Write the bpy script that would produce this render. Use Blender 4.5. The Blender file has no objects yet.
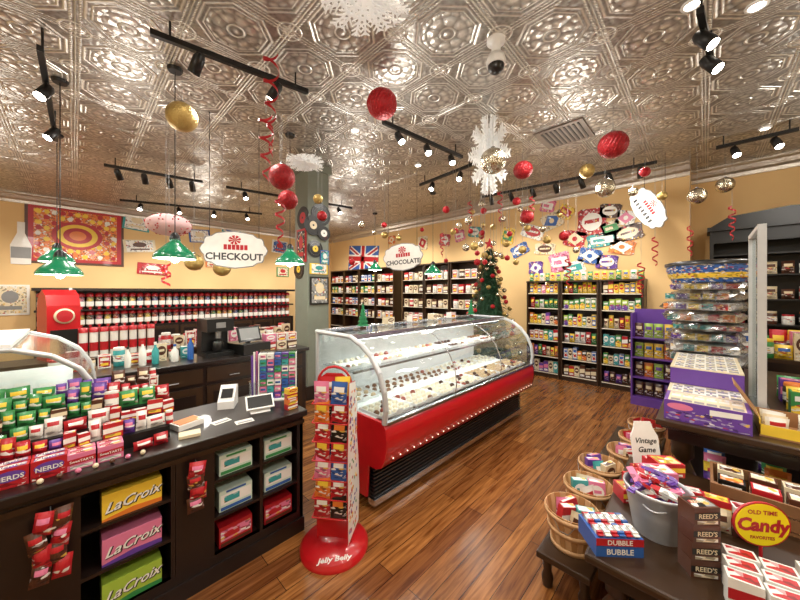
import bpy, math, random
from mathutils import Vector, Matrix
R=random.Random(7)
sc=bpy.context.scene
C=sc.collection
PI=math.pi
sin,cos=math.sin,math.cos
# ---------- survey helpers (focal, horizon, eye height, heading) : give real positions on real planes
F=315.;HZ=292.;EYE=1.6;TH=math.radians(44.1);cc=cos(TH);ss=sin(TH)
def ray(px,py):
    u=(px-400)/F;return (cc+u*ss, ss-u*cc,(HZ-py)/F)
def fl(px,py,z):
    r=ray(px,py);t=(z-EYE)/r[2];return (r[0]*t,r[1]*t,z)
def wy(px,py,Y):
    r=ray(px,py);t=Y/r[1];return (r[0]*t,Y,EYE+r[2]*t)
def wx(px,py,X):
    r=ray(px,py);t=X/r[0];return (X,r[1]*t,EYE+r[2]*t)
def at(px,py,d):
    r=ray(px,py);return (r[0]*d,r[1]*d,EYE+r[2]*d)
# ---------- materials
def lin(h):
    o=[]
    for i in (0,2,4):
        v=int(h[i:i+2],16)/255.
        o.append(v/12.92 if v<=.04045 else ((v+.055)/1.055)**2.4)
    return o
MC={}
def M(name,col,rough=.5,metal=0.,es=0.,var=.10,scale=14.,bump=0.,coat=0.):
    if name in MC:return MC[name]
    m=bpy.data.materials.new(name);m.use_nodes=True
    nt=m.node_tree;b=nt.nodes['Principled BSDF']
    L=lin(col)
    tc=nt.nodes.new('ShaderNodeTexCoord');n=nt.nodes.new('ShaderNodeTexNoise')
    n.inputs['Scale'].default_value=scale;n.inputs['Detail'].default_value=3
    nt.links.new(tc.outputs['Object'],n.inputs['Vector'])
    mx=nt.nodes.new('ShaderNodeMix');mx.data_type='RGBA'
    mx.inputs[6].default_value=[v*(1-var) for v in L]+[1]
    mx.inputs[7].default_value=[min(1,v*(1+var)) for v in L]+[1]
    nt.links.new(n.outputs['Fac'],mx.inputs[0])
    nt.links.new(mx.outputs[2],b.inputs['Base Color'])
    b.inputs['Roughness'].default_value=rough;b.inputs['Metallic'].default_value=metal
    if coat:b.inputs['Coat Weight'].default_value=coat
    if es:
        b.inputs['Emission Color'].default_value=L+[1];b.inputs['Emission Strength'].default_value=es
    if bump:
        bp=nt.nodes.new('ShaderNodeBump');bp.inputs['Strength'].default_value=bump;bp.inputs['Distance'].default_value=.01
        nt.links.new(n.outputs['Fac'],bp.inputs['Height']);nt.links.new(bp.outputs[0],b.inputs['Normal'])
    MC[name]=m;return m
def glass(name,tint='ffffff',refl=.12,rough=.04,mxr=.6):
    m=bpy.data.materials.new(name);m.use_nodes=True;nt=m.node_tree
    for n in list(nt.nodes):nt.nodes.remove(n)
    o=nt.nodes.new('ShaderNodeOutputMaterial');t=nt.nodes.new('ShaderNodeBsdfTransparent');g=nt.nodes.new('ShaderNodeBsdfGlossy')
    t.inputs[0].default_value=lin(tint)+[1];g.inputs['Roughness'].default_value=rough
    lw=nt.nodes.new('ShaderNodeLayerWeight');lw.inputs[0].default_value=.25
    mr=nt.nodes.new('ShaderNodeMapRange');mr.inputs[3].default_value=refl*.5;mr.inputs[4].default_value=mxr
    mx=nt.nodes.new('ShaderNodeMixShader')
    nt.links.new(lw.outputs['Facing'],mr.inputs[0]);nt.links.new(mr.outputs[0],mx.inputs[0])
    nt.links.new(t.outputs[0],mx.inputs[1]);nt.links.new(g.outputs[0],mx.inputs[2]);nt.links.new(mx.outputs[0],o.inputs[0])
    return m
GL=glass('clear_glass','f0f6f6',.12,.04,.5);PLAS=glass('clear_plastic','eef2f4',.35);WRAP=glass('crinkled_plastic','e6eaee',.5,.2,.65);PANEL=glass('clear_panel','eef2f2',.1,.03,.3)
PAL={'red':'b51d27','yellow':'efc93e','green':'38894a','blue':'2f5ea8','purple':'66409a','pink':'dc7a9c','orange':'e07a2e','white':'ece9e2','brown':'55301f','teal':'3a9a9a','black':'161413','cream':'e2d2b0','lime':'a2c044','gray':'8a8a8a'}
P={k:M(k+'_print',v,.35,coat=.2) for k,v in PAL.items()}
def MP(name,col,scale=42.):   # busy printed packaging artwork
    m=bpy.data.materials.new(name);m.use_nodes=True;nt=m.node_tree;b=nt.nodes['Principled BSDF'];L=lin(col)
    tc=nt.nodes.new('ShaderNodeTexCoord');v=nt.nodes.new('ShaderNodeTexVoronoi');v.inputs['Scale'].default_value=scale
    mp=nt.nodes.new('ShaderNodeMapping');mp.inputs['Scale'].default_value=(1,1,2.2);nt.links.new(tc.outputs['Object'],mp.inputs[0]);nt.links.new(mp.outputs[0],v.inputs['Vector'])
    sp=nt.nodes.new('ShaderNodeSeparateColor');nt.links.new(v.outputs['Color'],sp.inputs[0])
    cr=nt.nodes.new('ShaderNodeValToRGB');cr.color_ramp.interpolation='CONSTANT';e=cr.color_ramp.elements
    e[0].position=0;e[0].color=L+[1];e[1].position=.55;e[1].color=[x*.45 for x in L]+[1]
    for p_,c_ in ((.74,[min(1,x*.6+.3) for x in L]),(.85,[.8,.78,.73]),(.93,[.7,.45,.08]),(.97,[.45,.03,.04])):
        k=e.new(p_);k.color=c_+[1]
    nt.links.new(sp.outputs[0],cr.inputs[0]);nt.links.new(cr.outputs[0],b.inputs['Base Color']);b.inputs['Roughness'].default_value=.35;b.inputs['Coat Weight'].default_value=.2
    return m
PA={k:MP(k+'_artwork',v) for k,v in PAL.items()}
PALE=M('pale_green_print','cfe0d0',.4);SUNY=M('sunny_yellow_print','ffe414',.45)
DW=M('dark_stained_wood','1d1310',.32,var=.35,scale=6,coat=.25)
DW2=M('dark_brown_wood','34200f',.38,var=.35,scale=5)
BLK=M('black_metal','0c0b0b',.4);CHR=M('chrome_metal','d4d6d9',.25,1.);STEEL=M('brushed_steel','a9abae',.35,1.);GRILL=M('dark_grille_metal','54565a',.4,.9);ALU=M('pale_aluminium','cfd2d4',.4,.45)
REDP=M('glossy_red_paint','bd131b',.32,coat=.4);WHT=M('white_plastic','f0efec',.4);CREAM=M('cream_paper','ece2cc',.7)
BULB=M('bulb_glow','fff4e2',.5,es=30.);TUBE=M('case_light_glow','ffffff',.5,es=5.);DOT=M('marquee_glow','ffe9d0',.5,es=1.6);PORC=M('white_porcelain','f4f3f0',.2)
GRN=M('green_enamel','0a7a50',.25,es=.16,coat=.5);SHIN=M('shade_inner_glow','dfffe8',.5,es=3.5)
GOLD=M('gold_glitter','c0a464',.35,.8,bump=.8,scale=80);SILV=M('mirror_facets','d3ccba',.15,1.,bump=1.,scale=40)
REDG=M('red_patterned_foil','a0121c',.4,.2,var=.75,scale=45,bump=1.)
REDF=M('red_foil','b01420',.4,.2,var=.6,scale=60,bump=.9);TREEG=M('pine_green','20492c',.7,var=.4);GREEN2=M('bottlebrush_green','1f7a4a',.8,var=.4)
BASK=M('basket_wood','b58450',.6,var=.25,scale=9);BASK2=M('basket_wood_light','cfa374',.6,var=.25);CRATE=M('crate_wood','7d5533',.65,var=.3)
GALV=M('galvanized_steel','c6c8ca',.35,.55,var=.25,scale=9);CARD=M('cardboard_brown','9c7046',.7)
# ---------- mesh builder
def fr(o,r,u):
    r=Vector(r).normalized();u=Vector(u).normalized();n=r.cross(u)
    m=Matrix((r,u,n)).transposed().to_4x4();m.translation=Vector(o);return m
TX={}
def textmesh(s,size,shear,bold):
    k=(s,size,shear,bold)
    if k in TX:return TX[k]
    cu=bpy.data.curves.new('t','FONT');cu.body=s;cu.size=size;cu.align_x='CENTER';cu.align_y='CENTER';cu.shear=shear;cu.offset=bold*size;cu.resolution_u=2
    ob=bpy.data.objects.new('t',cu);C.objects.link(ob)
    bpy.context.view_layer.update()
    dg=bpy.context.evaluated_depsgraph_get()
    me=bpy.data.meshes.new_from_object(ob.evaluated_get(dg))
    TX[k]=([tuple(v.co) for v in me.vertices],[tuple(p.vertices) for p in me.polygons])
    bpy.data.objects.remove(ob);bpy.data.curves.remove(cu);bpy.data.meshes.remove(me)
    return TX[k]
class B:
    def __init__(s):s.v=[];s.f=[];s.mi=[];s.sm=[];s.mats=[]
    def add(s,vs,fs,mat,T=None,smooth=False):
        if mat not in s.mats:s.mats.append(mat)
        k=s.mats.index(mat);n=len(s.v)
        for v in vs:s.v.append(tuple(T@Vector(v)) if T else tuple(v))
        for f in fs:
            s.f.append([n+i for i in f]);s.mi.append(k);s.sm.append(smooth)
        return s
    def box(s,x0,x1,y0,y1,z0,z1,mat,T=None):
        vs=[(x0,y0,z0),(x1,y0,z0),(x1,y1,z0),(x0,y1,z0),(x0,y0,z1),(x1,y0,z1),(x1,y1,z1),(x0,y1,z1)]
        return s.add(vs,[(3,2,1,0),(4,5,6,7),(0,1,5,4),(1,2,6,5),(2,3,7,6),(3,0,4,7)],mat,T)
    def lathe(s,pr,mat,n=16,o=(0,0,0),T=None,smooth=True,cap=True,mod=None):
        vs=[];fs=[]
        for r,z in pr:
            for i in range(n):
                a=2*PI*i/n;q=r*(mod(a,z) if mod else 1)
                vs.append((o[0]+q*cos(a),o[1]+q*sin(a),o[2]+z))
        for j in range(len(pr)-1):
            for i in range(n):
                k=(i+1)%n;fs.append((j*n+i,j*n+k,(j+1)*n+k,(j+1)*n+i))
        s.add(vs,fs,mat,T,smooth)
        if cap:
            c=[]
            if pr[0][0]>1e-5:c.append(tuple(range(n))[::-1])
            if pr[-1][0]>1e-5:c.append(tuple(range((len(pr)-1)*n,len(pr)*n)))
            if c:s.add(vs,c,mat,T,False)
        return s
    def cyl(s,p0,p1,r0,mat,r1=None,n=10,cap=True):
        p0=Vector(p0);p1=Vector(p1);d=p1-p0;L=d.length
        T=d.to_track_quat('Z','Y').to_matrix().to_4x4();T.translation=p0
        return s.lathe([(r0,0),(r0 if r1 is None else r1,L)],mat,n,T=T,cap=cap)
    def tube(s,pts,r,mat,n=8):
        for a,b in zip(pts[:-1],pts[1:]):s.cyl(a,b,r,mat,n=n)
        return s
    def sph(s,c,r,mat,n=16,m=10,sz=1.,smooth=True):
        return s.lathe([(max(1e-4,r*sin(PI*j/m)),-r*sz*cos(PI*j/m)) for j in range(m+1)],mat,n,o=c,cap=False,smooth=smooth)
    def poly(s,pts,th,mat,T=None):   # extrude outline from z=0 to z=th in frame
        n=len(pts);vs=[(x,y,0) for x,y in pts]+[(x,y,th) for x,y in pts]
        fs=[tuple(range(n))[::-1],tuple(range(n,2*n))]+[(i,(i+1)%n,n+(i+1)%n,n+i) for i in range(n)]
        return s.add(vs,fs,mat,T)
    def prof(s,pr,x0,x1,mat,smooth=False,closed=True):  # profile (y,z) along x
        n=len(pr);vs=[(x0,y,z) for y,z in pr]+[(x1,y,z) for y,z in pr]
        fs=[(i,n+i,n+(i+1)%n,(i+1)%n) for i in range(n if closed else n-1)]
        s.add(vs,fs,mat,None,smooth)
        if closed:s.add(vs,[tuple(range(n)),tuple(range(n,2*n))[::-1]],mat)
        return s
    def text(s,t,size,T,mat,shear=0.,bold=.02):
        v,f=textmesh(t,size,shear,bold);return s.add(v,f,mat,T)
    def mesh(s,name):
        me=bpy.data.meshes.new(name);me.from_pydata(s.v,[],s.f)
        for m in s.mats:me.materials.append(m)
        me.polygons.foreach_set('material_index',s.mi);me.polygons.foreach_set('use_smooth',s.sm)
        me.update();return me
KIDS={}
def new(name,mb=None,loc=(0,0,0),rz=0.,par=None,label=None,cat=None,group=None,kind=None,rot=None,bevel=0.):
    me=mb.mesh(name) if isinstance(mb,B) else mb
    o=bpy.data.objects.new(name,me);C.objects.link(o)
    o.location=loc;o.rotation_euler=rot if rot else (0,0,rz)
    if par:o.parent=par;KIDS.setdefault(par.name,[]).append(o)
    if label:o['label']=label
    if cat:o['category']=cat
    if group:o['group']=group
    if kind:o['kind']=kind
    if bevel:
        b=o.modifiers.new('bev','BEVEL');b.width=bevel;b.segments=2;b.limit_method='ANGLE'
    return o
def dup(o,loc=None,rz=None,label=None,par=None,rot=None,scale=None):
    n=o.copy();C.objects.link(n)
    if loc is not None:n.location=loc
    if rz is not None:n.rotation_euler[2]=rz
    if rot:n.rotation_euler=rot
    if scale:n.scale=(scale,)*3
    if label:n['label']=label
    if par:n.parent=par
    for k in KIDS.get(o.name,[]):dup(k,par=n)
    return n
# ---------- room
CZ=3.55
def mathn(nt,op,a,b=None,c=None):
    n=nt.nodes.new('ShaderNodeMath');n.operation=op
    for i,x in enumerate((a,b,c)):
        if x is None:continue
        if isinstance(x,(int,float)):n.inputs[i].default_value=x
        else:nt.links.new(x,n.inputs[i])
    return n.outputs[0]
def tin():
    m=bpy.data.materials.new('pressed_tin');m.use_nodes=True;nt=m.node_tree;b=nt.nodes['Principled BSDF']
    q=lambda op,a,b_=None,c=None:mathn(nt,op,a,b_,c)
    tc=nt.nodes.new('ShaderNodeTexCoord');sp=nt.nodes.new('ShaderNodeSeparateXYZ');nt.links.new(tc.outputs['Object'],sp.inputs[0])
    T=.56
    u=q('SUBTRACT',q('FRACT',q('DIVIDE',sp.outputs[0],T)),.5);v=q('SUBTRACT',q('FRACT',q('DIVIDE',sp.outputs[1],T)),.5)
    a=q('ABSOLUTE',u);bb=q('ABSOLUTE',v)
    def ridge(x,c,w):return q('MAXIMUM',0.,q('SUBTRACT',1.,q('DIVIDE',q('ABSOLUTE',q('SUBTRACT',x,c)),w)))
    mx=q('MAXIMUM',a,bb);oc=q('MAXIMUM',mx,q('MULTIPLY',q('ADD',a,bb),.7071))
    r=q('SQRT',q('ADD',q('MULTIPLY',u,u),q('MULTIPLY',v,v)))
    th=q('ARCTAN2',v,u)
    pet=q('MULTIPLY',q('ABSOLUTE',q('COSINE',q('MULTIPLY',th,4.))),ridge(r,.2,.08))
    pet2=q('MULTIPLY',q('ABSOLUTE',q('SINE',q('MULTIPLY',th,8.))),ridge(r,.31,.04))
    ca=q('SUBTRACT',.5,a);cb=q('SUBTRACT',.5,bb);rc=q('SQRT',q('ADD',q('MULTIPLY',ca,ca),q('MULTIPLY',cb,cb)))
    bead=q('MULTIPLY',q('ABSOLUTE',q('SINE',q('MULTIPLY',q('ADD',u,v),60.))),ridge(mx,.455,.018))
    vo=nt.nodes.new('ShaderNodeTexVoronoi');vo.feature='SMOOTH_F1';vo.inputs['Scale'].default_value=34.;nt.links.new(tc.outputs['Object'],vo.inputs['Vector'])
    h=q('ADD',q('MULTIPLY',ridge(oc,.41,.022),.9),q('MULTIPLY',ridge(oc,.35,.016),.7))
    for t in (q('MULTIPLY',pet,.9),q('MULTIPLY',pet2,.7),ridge(mx,.5,.014),bead,ridge(r,.1,.02),q('MULTIPLY',ridge(r,0.,.05),.8),ridge(rc,.15,.02),q('MULTIPLY',ridge(rc,.06,.04),.8),q('MULTIPLY',vo.outputs['Distance'],.5)):
        h=q('ADD',h,t)
    bp=nt.nodes.new('ShaderNodeBump');bp.inputs['Strength'].default_value=1.;bp.inputs['Distance'].default_value=.008
    nt.links.new(h,bp.inputs['Height']);nt.links.new(bp.outputs[0],b.inputs['Normal'])
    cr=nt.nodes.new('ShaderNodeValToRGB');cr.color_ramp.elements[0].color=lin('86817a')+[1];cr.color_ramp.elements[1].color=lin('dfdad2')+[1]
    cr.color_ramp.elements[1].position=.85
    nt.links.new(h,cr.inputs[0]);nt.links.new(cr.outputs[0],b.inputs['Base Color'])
    b.inputs['Metallic'].default_value=.8;b.inputs['Roughness'].default_value=.37
    return m
def floor_mat():
    m=bpy.data.materials.new('plank_floor');m.use_nodes=True;nt=m.node_tree;b=nt.nodes['Principled BSDF']
    tc=nt.nodes.new('ShaderNodeTexCoord')
    br=nt.nodes.new('ShaderNodeTexBrick');br.offset=.37
    for k,v in (('Scale',1.),('Brick Width',1.25),('Row Height',.115),('Mortar Size',.0018),('Bias',0.)):br.inputs[k].default_value=v
    br.inputs['Color1'].default_value=lin('835029')+[1];br.inputs['Color2'].default_value=lin('b67a40')+[1];br.inputs['Mortar'].default_value=lin('2e1a0e')+[1]
    nt.links.new(tc.outputs['Object'],br.inputs['Vector'])
    mp=nt.nodes.new('ShaderNodeMapping');mp.inputs['Scale'].default_value=(1.6,22,1);nt.links.new(tc.outputs['Object'],mp.inputs[0])
    n=nt.nodes.new('ShaderNodeTexNoise');n.inputs['Scale'].default_value=2.;n.inputs['Detail'].default_value=6;n.inputs['Distortion'].default_value=.8;nt.links.new(mp.outputs[0],n.inputs['Vector'])
    cr=nt.nodes.new('ShaderNodeValToRGB');cr.color_ramp.elements[0].position=.3;cr.color_ramp.elements[1].position=.72
    cr.color_ramp.elements[0].color=lin('947b66')+[1];cr.color_ramp.elements[1].color=(1,1,1,1);nt.links.new(n.outputs['Fac'],cr.inputs[0])
    mx=nt.nodes.new('ShaderNodeMix');mx.data_type='RGBA';mx.blend_type='MULTIPLY';mx.inputs[0].default_value=1.
    nt.links.new(br.outputs['Color'],mx.inputs[6]);nt.links.new(cr.outputs[0],mx.inputs[7]);nt.links.new(mx.outputs[2],b.inputs['Base Color'])
    b.inputs['Roughness'].default_value=.26
    return m
WALL=M('peach_wall_paint','e3bf87',.75,var=.04,scale=3);WALL2=M('pale_wall_paint','d8c6a0',.75,var=.04,scale=3)
CROWN=M('silver_crown_molding','c9c2b8',.35,.8,bump=.8,scale=30)
X0,X1,X2,Y0,Y1=-2.6,6.5,7.1,-2.6,9.8;YC=.167
new('floor',B().box(X0,X2,Y0,Y1,-.1,0,floor_mat()),kind='structure')
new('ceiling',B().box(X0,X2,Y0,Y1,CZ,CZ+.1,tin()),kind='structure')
new('wall_left',B().box(X0,X2,Y1,Y1+.1,0,CZ,WALL),kind='structure')
new('wall_back',B().box(X1,X2,YC,Y1,0,CZ,WALL),kind='structure')
new('wall_alcove',B().box(X2,X2+.1,Y0,YC,0,CZ,WALL),kind='structure')
new('wall_right',B().box(X0,X2+.1,Y0-.1,Y0,0,CZ,WALL2),kind='structure')
new('wall_rear',B().box(X0-.1,X0,Y0,Y1,0,CZ,WALL2),kind='structure')
cp=[(0,0),(-.04,0),(-.05,.05),(-.09,.08),(-.12,.14),(-.16,.16),(-.16,.18),(0,.18)]
t=B().prof([(Y1+y,CZ-.18+z) for y,z in cp],X0,X1,CROWN);new('trim_1',t,kind='structure')
def crown_x(X,ya,yb):
    b=B();vs=[(X+y,ya,CZ-.18+z) for y,z in cp]+[(X+y,yb,CZ-.18+z) for y,z in cp];n=8
    b.add(vs,[(i,(i+1)%n,n+(i+1)%n,n+i) for i in range(n)]+[tuple(range(n))[::-1],tuple(range(n,2*n))],CROWN);return b
new('trim_2',crown_x(X1,YC,Y1-.16),kind='structure');new('trim_3',crown_x(X2,Y0,YC-.0),kind='structure')
new('baseboard_back',B().box(X1-.02,X1,YC,Y1,0,.14,DW),kind='structure')
# ---------- packages
def pbox(w,d,h,ba,ac,txt=None,tc='white',style=0,ts=None,shear=0.,lid=False):
    b=B();b.box(-w/2,w/2,-d/2,d/2,0,h,P[ba]);e=-d/2-.0008
    T=fr((0,e,h/2),(1,0,0),(0,0,1));Q=PA if not txt else P
    if style==0:b.poly([(-w/2,-h*.16),(w/2,-h*.1),(w/2,h*.24),(-w/2,h*.18)],.0004,P[ac],T);b.poly([(-w*.4,-h*.42),(w*.4,-h*.42),(w*.4,-h*.24),(-w*.4,-h*.24)],.0005,PA[tc],T)
    elif style==1:b.poly([(-w*.46,-h*.46),(w*.46,-h*.46),(w*.46,-h*.16),(-w*.46,-h*.16)],.0004,PA[ba],T);b.poly([(w*.42*cos(a*PI/8),h*.27*sin(a*PI/8)+h*.1) for a in range(16)],.0006,P[ac],T);(None if txt else b.poly([(-w*.26,h*.03),(w*.26,h*.05),(w*.26,h*.18),(-w*.26,h*.16)],.0009,P[ba],T))
    elif style==2:
        b.poly([(-w/2,-h/2),(w/2,-h/2),(w/2,-h*.08),(0,h*.08),(-w/2,-h*.08)],.0004,Q[ac],T)
        b.poly([(-w*.36,h*.14),(w*.36,h*.18),(w*.36,h*.38),(-w*.36,h*.34)],.0008,P[tc],T)
    elif style==3:
        b.poly([(-w*.44,-h*.42),(w*.44,-h*.42),(w*.44,h*.42),(-w*.44,h*.42)],.0004,Q[ac],T)
        b.poly([(-w*.3,-h*.3),(w*.3,-h*.3),(w*.3,-h*.1),(-w*.3,-h*.1)],.0008,P[tc],T);b.poly([(-w*.34,h*.08),(w*.34,h*.08),(w*.34,h*.3),(-w*.34,h*.3)],.0008,P[ba],T)
    b.poly([(-w*.42,-d*.38),(w*.42,-d*.38),(w*.42,d*.38),(-w*.42,d*.38)],.0006,PA[ac],Matrix.Translation((0,0,h)))
    if txt:
        T2=T@Matrix.Translation((0,h*.03,.002));b.text(txt,ts or min(h*.5,w*1.5/len(txt)),T2,P[tc],shear)
        T3=Matrix.Translation((0,0,h+.0016));b.text(txt,min(d*.6,w*1.3/len(txt)),T3,P[tc],shear)
    return b
def pbag(w,h,t,ba,ac,txt=None,tc='white'):
    b=B();nx,nz=6,9
    def p(i,j,s_):
        u=i/nx;v=j/nz;th=t/2*(sin(PI*u)**.6)*(sin(PI*min(1,max(0,(v-.08)/.84)))**.55 if .08<v<.92 else 0.)
        x=(u-.5)*w*(1-.04*sin(PI*v));return (x,s_*(th+.0006),v*h)
    for s_ in (-1,1):
        vs=[p(i,j,s_) for j in range(nz+1) for i in range(nx+1)]
        for j in range(nz):
            for i in range(nx):
                f=(j*7+i,j*7+i+1,(j+1)*7+i+1,(j+1)*7+i)
                mat=P[ac] if (1<=i<=4 and 5<=j<=6) else PA[ba] if 1<=j<=4 else P[ba]
                b.add([vs[k] for k in f],[(0,1,2,3) if s_<0 else (3,2,1,0)],mat,None,True)
    return b
def ptub(r,h,body,lid):
    b=B();b.lathe([(r*.9,0),(r,.01),(r,h*.8),(r*.85,h*.86)],P[body],14);b.lathe([(r*.92,h*.84),(r*.95,h*.86),(r*.95,h*.98),(r*.9,h)],P[lid],14)
    b.lathe([(r*1.005,h*.25),(r*1.005,h*.6)],PA['white'],14,cap=False);return b
COLS=[('red','white'),('yellow','red'),('green','yellow'),('blue','white'),('purple','pink'),('pink','white'),('orange','yellow'),('white','red'),('brown','cream'),('teal','white'),('lime','purple'),('yellow','blue'),('red','yellow'),('cream','brown'),('black','orange'),('white','green')]
MB_={}
def getp(kind,w,d,h,c):
    k=(kind,round(w,3),round(d,3),round(h,3),c)
    if k not in MB_:
        ba,ac=COLS[c]
        tc='white' if ac!='white' else 'red'
        if tc==ba:tc='yellow'
        MB_[k]=(pbox(w,d,h,ba,ac,style=c%4,tc=tc) if kind=='box' else pbag(w,h,d,ba,ac) if kind=='bag' else ptub(w/2,h,ba,ac)).mesh('candy_'+kind)
    return MB_[k]
CN={'box':('candy_box','candy box'),'bag':('candy_bag','candy bag'),'tub':('candy_tub','candy tub')}
def item(kind,w,d,h,c,loc,rz,place,group,tilt=None):
    ba,ac=COLS[c]
    return new(CN[kind][0],getp(kind,w,d,h,c),loc,rz,label=f"{ba} and {ac} {'pouch' if kind=='bag' else 'tub' if kind=='tub' else 'carton'} of candy {place}",cat=CN[kind][1],group=group,rot=tilt)
# ---------- wall shelving
def shelf_unit(W,D,H,zs):   # local: x width, front -y, wood
    fb=B();fb.box(-W/2,-W/2+.03,-D/2,D/2,0,H,DW2);fb.box(W/2-.03,W/2,-D/2,D/2,0,H,DW2);fb.box(-W/2+.03,W/2-.03,D/2-.015,D/2,0,H,DW2)
    fb.box(-W/2-.005,W/2+.005,-D/2-.01,D/2,H,H+.03,DW2);fb.box(-W/2+.03,W/2-.03,-D/2+.02,D/2-.015,0,.08,DW2)
    sb=B().box(-W/2+.03,W/2-.03,-D/2+.005,D/2-.015,-.02,0,DW2).box(-W/2+.03,W/2-.03,-D/2,-D/2+.005,-.018,-.004,CREAM)
    return fb.mesh('frame'),sb.mesh('shelf')
def put_unit(loc,rz,me,zs,label,group):
    u=new('shelving_unit',None,loc,rz,label=label,cat='shelf',group=group)
    new('frame',me[0],par=u)
    for z in zs:new('shelf',me[1],(0,0,z),par=u)
    return u
def W2(loc,rz,x,y,z):
    return (loc[0]+x*cos(rz)-y*sin(rz),loc[1]+x*sin(rz)+y*cos(rz),loc[2]+z)
zsA=[.10,.40,.70,1.0,1.3,1.58];meA=shelf_unit(.60,.33,1.78,zsA)
sch=[[1,1,11,1],[2,10,2,15],[1,2,13,12],[7,2,0,9],[2,13,3,6],[8,4,9,13]]
for k in range(3):
    loc=(6.32,.98+.615*k,0);rz=-PI/2
    put_unit(loc,rz,meA,zsA,'dark wooden shelving unit stocked with colourful candy','dark wooden shelving units on the wall')
    for j,z in enumerate(zsA):
        n=7 if j%2 else 6;w=.52/n
        for i in range(n):
            c=R.choice(sch[5-j]) if R.random()<.7 else R.randrange(16)
            kd='box' if (j+k)%3 else 'bag'
            h=R.uniform(.14,.21)
            item(kd,round(w*.9,3),.08,round(h,2),c,W2(loc,rz,-.26+w*(i+.5),-.08,z),rz,'on a dark wooden shelf','candy on the wall shelving')
    for i in range(6):
        c=[1,10,2,11,15,2][(i+k)%6];item('bag',.08,.05,.15,c,W2(loc,rz,-.25+.1*i,-.05,1.81),rz,'on top of a shelving unit','candy on top of the shelving')
zsB=[.10,.48,.86,1.22,1.58,1.92];meB=shelf_unit(.75,.33,2.28,zsB)
for k in range(7):
    y=3.95+.78*k+(.3 if k>2 else 0);loc=(6.32,y,0);rz=-PI/2
    put_unit(loc,rz,meB,zsB,'tall dark shelving unit with pale gift boxes','tall dark shelving units')
    for j,z in enumerate(zsB):
        if j<2:continue
        for i in range(4):
            c=R.choice([7,7,13,13,8,0]) if k<4 else R.choice([0,2,7,8,13,3])
            item('box' if (i+j+k)%3 else 'tub',.13,.1,.2,c,W2(loc,rz,-.26+.17*i,-.08,z),rz,'on a tall dark shelf','gift boxes on the tall shelving')
# ---------- far bulk candy bins
bin_cab=B().box(-.55,4.75,9.25,9.78,0,.86,DW).box(-.55,4.75,9.25,9.78,1.2,1.24,DW).box(-.55,4.75,9.7,9.78,.86,1.66,DW2).box(-.58,4.78,9.2,9.78,1.62,1.68,DW)
u=new('bulk_candy_cabinet',None,label='long dark cabinet holding rows of candy dispensers',cat='cabinet')
new('body',bin_cab,par=u)
for i in range(9):
    new('door',B().box(-.27,.27,-.02,0,.1,.8,DW2).box(-.2,.2,-.026,-.018,.17,.73,DW),( -.25+.58*i,9.25,0),par=u)
dispm={}
for c,(nm) in enumerate(['red','orange','green','pink','white','yellow','blue','brown']):
    b=B();b.lathe([(.048,0),(.06,.03),(.06,.29)],PLAS,12,cap=False);b.lathe([(.0,.02),(.055,.04),(.055,.24),(.0,.25)],PA[nm],12,cap=False)
    b.lathe([(.065,.26),(.065,.32),(.03,.345),(0,.345)],P['red'],12);b.lathe([(.062,.06),(.062,.16)],P['white'],12,cap=False)
    b.box(-.02,.02,-.085,-.03,.0,.05,P['red']);dispm[nm]=b.mesh('candy_dispenser')
nk=list(dispm)
for row,z in enumerate((.86,1.24)):
    for i in range(38):
        c=nk[(i*3+row*5+R.randrange(3))%8]
        new('candy_dispenser',dispm[c],(-.46+.137*i,9.38,z),label=f"clear tube dispenser of {c} candy with red lid",cat='candy dispenser',group='candy dispensers on the long cabinet')
# ---------- middle low cabinet behind checkout with tall tubes
u=new('low_cabinet',None,label='low dark cabinet behind the checkout holding supplies',cat='cabinet')
b=B().box(-.9,3.3,6.0,6.5,0,.66,DW).box(-.93,3.33,5.97,6.53,.66,.7,DW2);new('body',b,par=u)
for i in range(7):new('door',B().box(-.27,.27,-.02,0,.06,.6,DW2),(-.55+.58*i,6.0,0),par=u)
tb=B().lathe([(.045,0),(.045,.34)],P['white'],12);tb.lathe([(.05,.34),(.05,.4),(.0,.41)],P['red'],12);tb.lathe([(.0465,.08),(.0465,.2)],P['red'],12,cap=False);tbm=tb.mesh('candy_tube')
for i in range(8):
    new('candy_tube',tbm,(.08+.105*i,6.15,.7),label='white and red tall candy tube on a dark cabinet',cat='candy tube',group='candy tubes behind the checkout')
for i in range(26):
    c=R.choice([0,0,5,7,13,7,13]);item(R.choice(['box','tub']),.13,.1,R.choice([.2,.26]),c,(1.0+.165*(i%13),6.12+.2*(i//13),.7),0,'on the low dark cabinet','supplies on the low cabinet')
u=new('gumball_machine',None,(-.15,6.28,.7),.3,label='red vintage candy machine on the dark cabinet',cat='candy machine')
new('body',B().box(-.16,.16,-.17,.17,0,.72,REDP).box(-.13,.13,-.178,-.17,.08,.4,P['black']).prof([(-.17,.72),(-.12,.86),(0,.93),(.12,.86),(.17,.72)],-.16,.16,REDP),par=u)
new('dial',B().lathe([(.1,0),(.1,.02),(0,.025)],P['cream'],24,T=fr((0,-.172,.58),(1,0,0),(0,0,1))).lathe([(.08,.024),(.0,.028)],P['red'],24,T=fr((0,-.172,.58),(1,0,0),(0,0,1)),cap=False),par=u)
def appliance():
    b=B();b.box(-.14,.14,-.15,.15,0,.05,BLK);b.box(-.14,.14,.02,.15,.05,.4,BLK);b.box(-.14,.14,-.14,.15,.28,.42,BLK);b.cyl((0,-.07,.2),(0,-.07,.28),.03,STEEL)
    b.lathe([(.04,0),(.055,.02),(.055,.1),(.04,.12)],P['black'],12,o=(0,-.06,.05));b.box(-.05,.05,-.145,-.14,.32,.38,STEEL);return b
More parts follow.
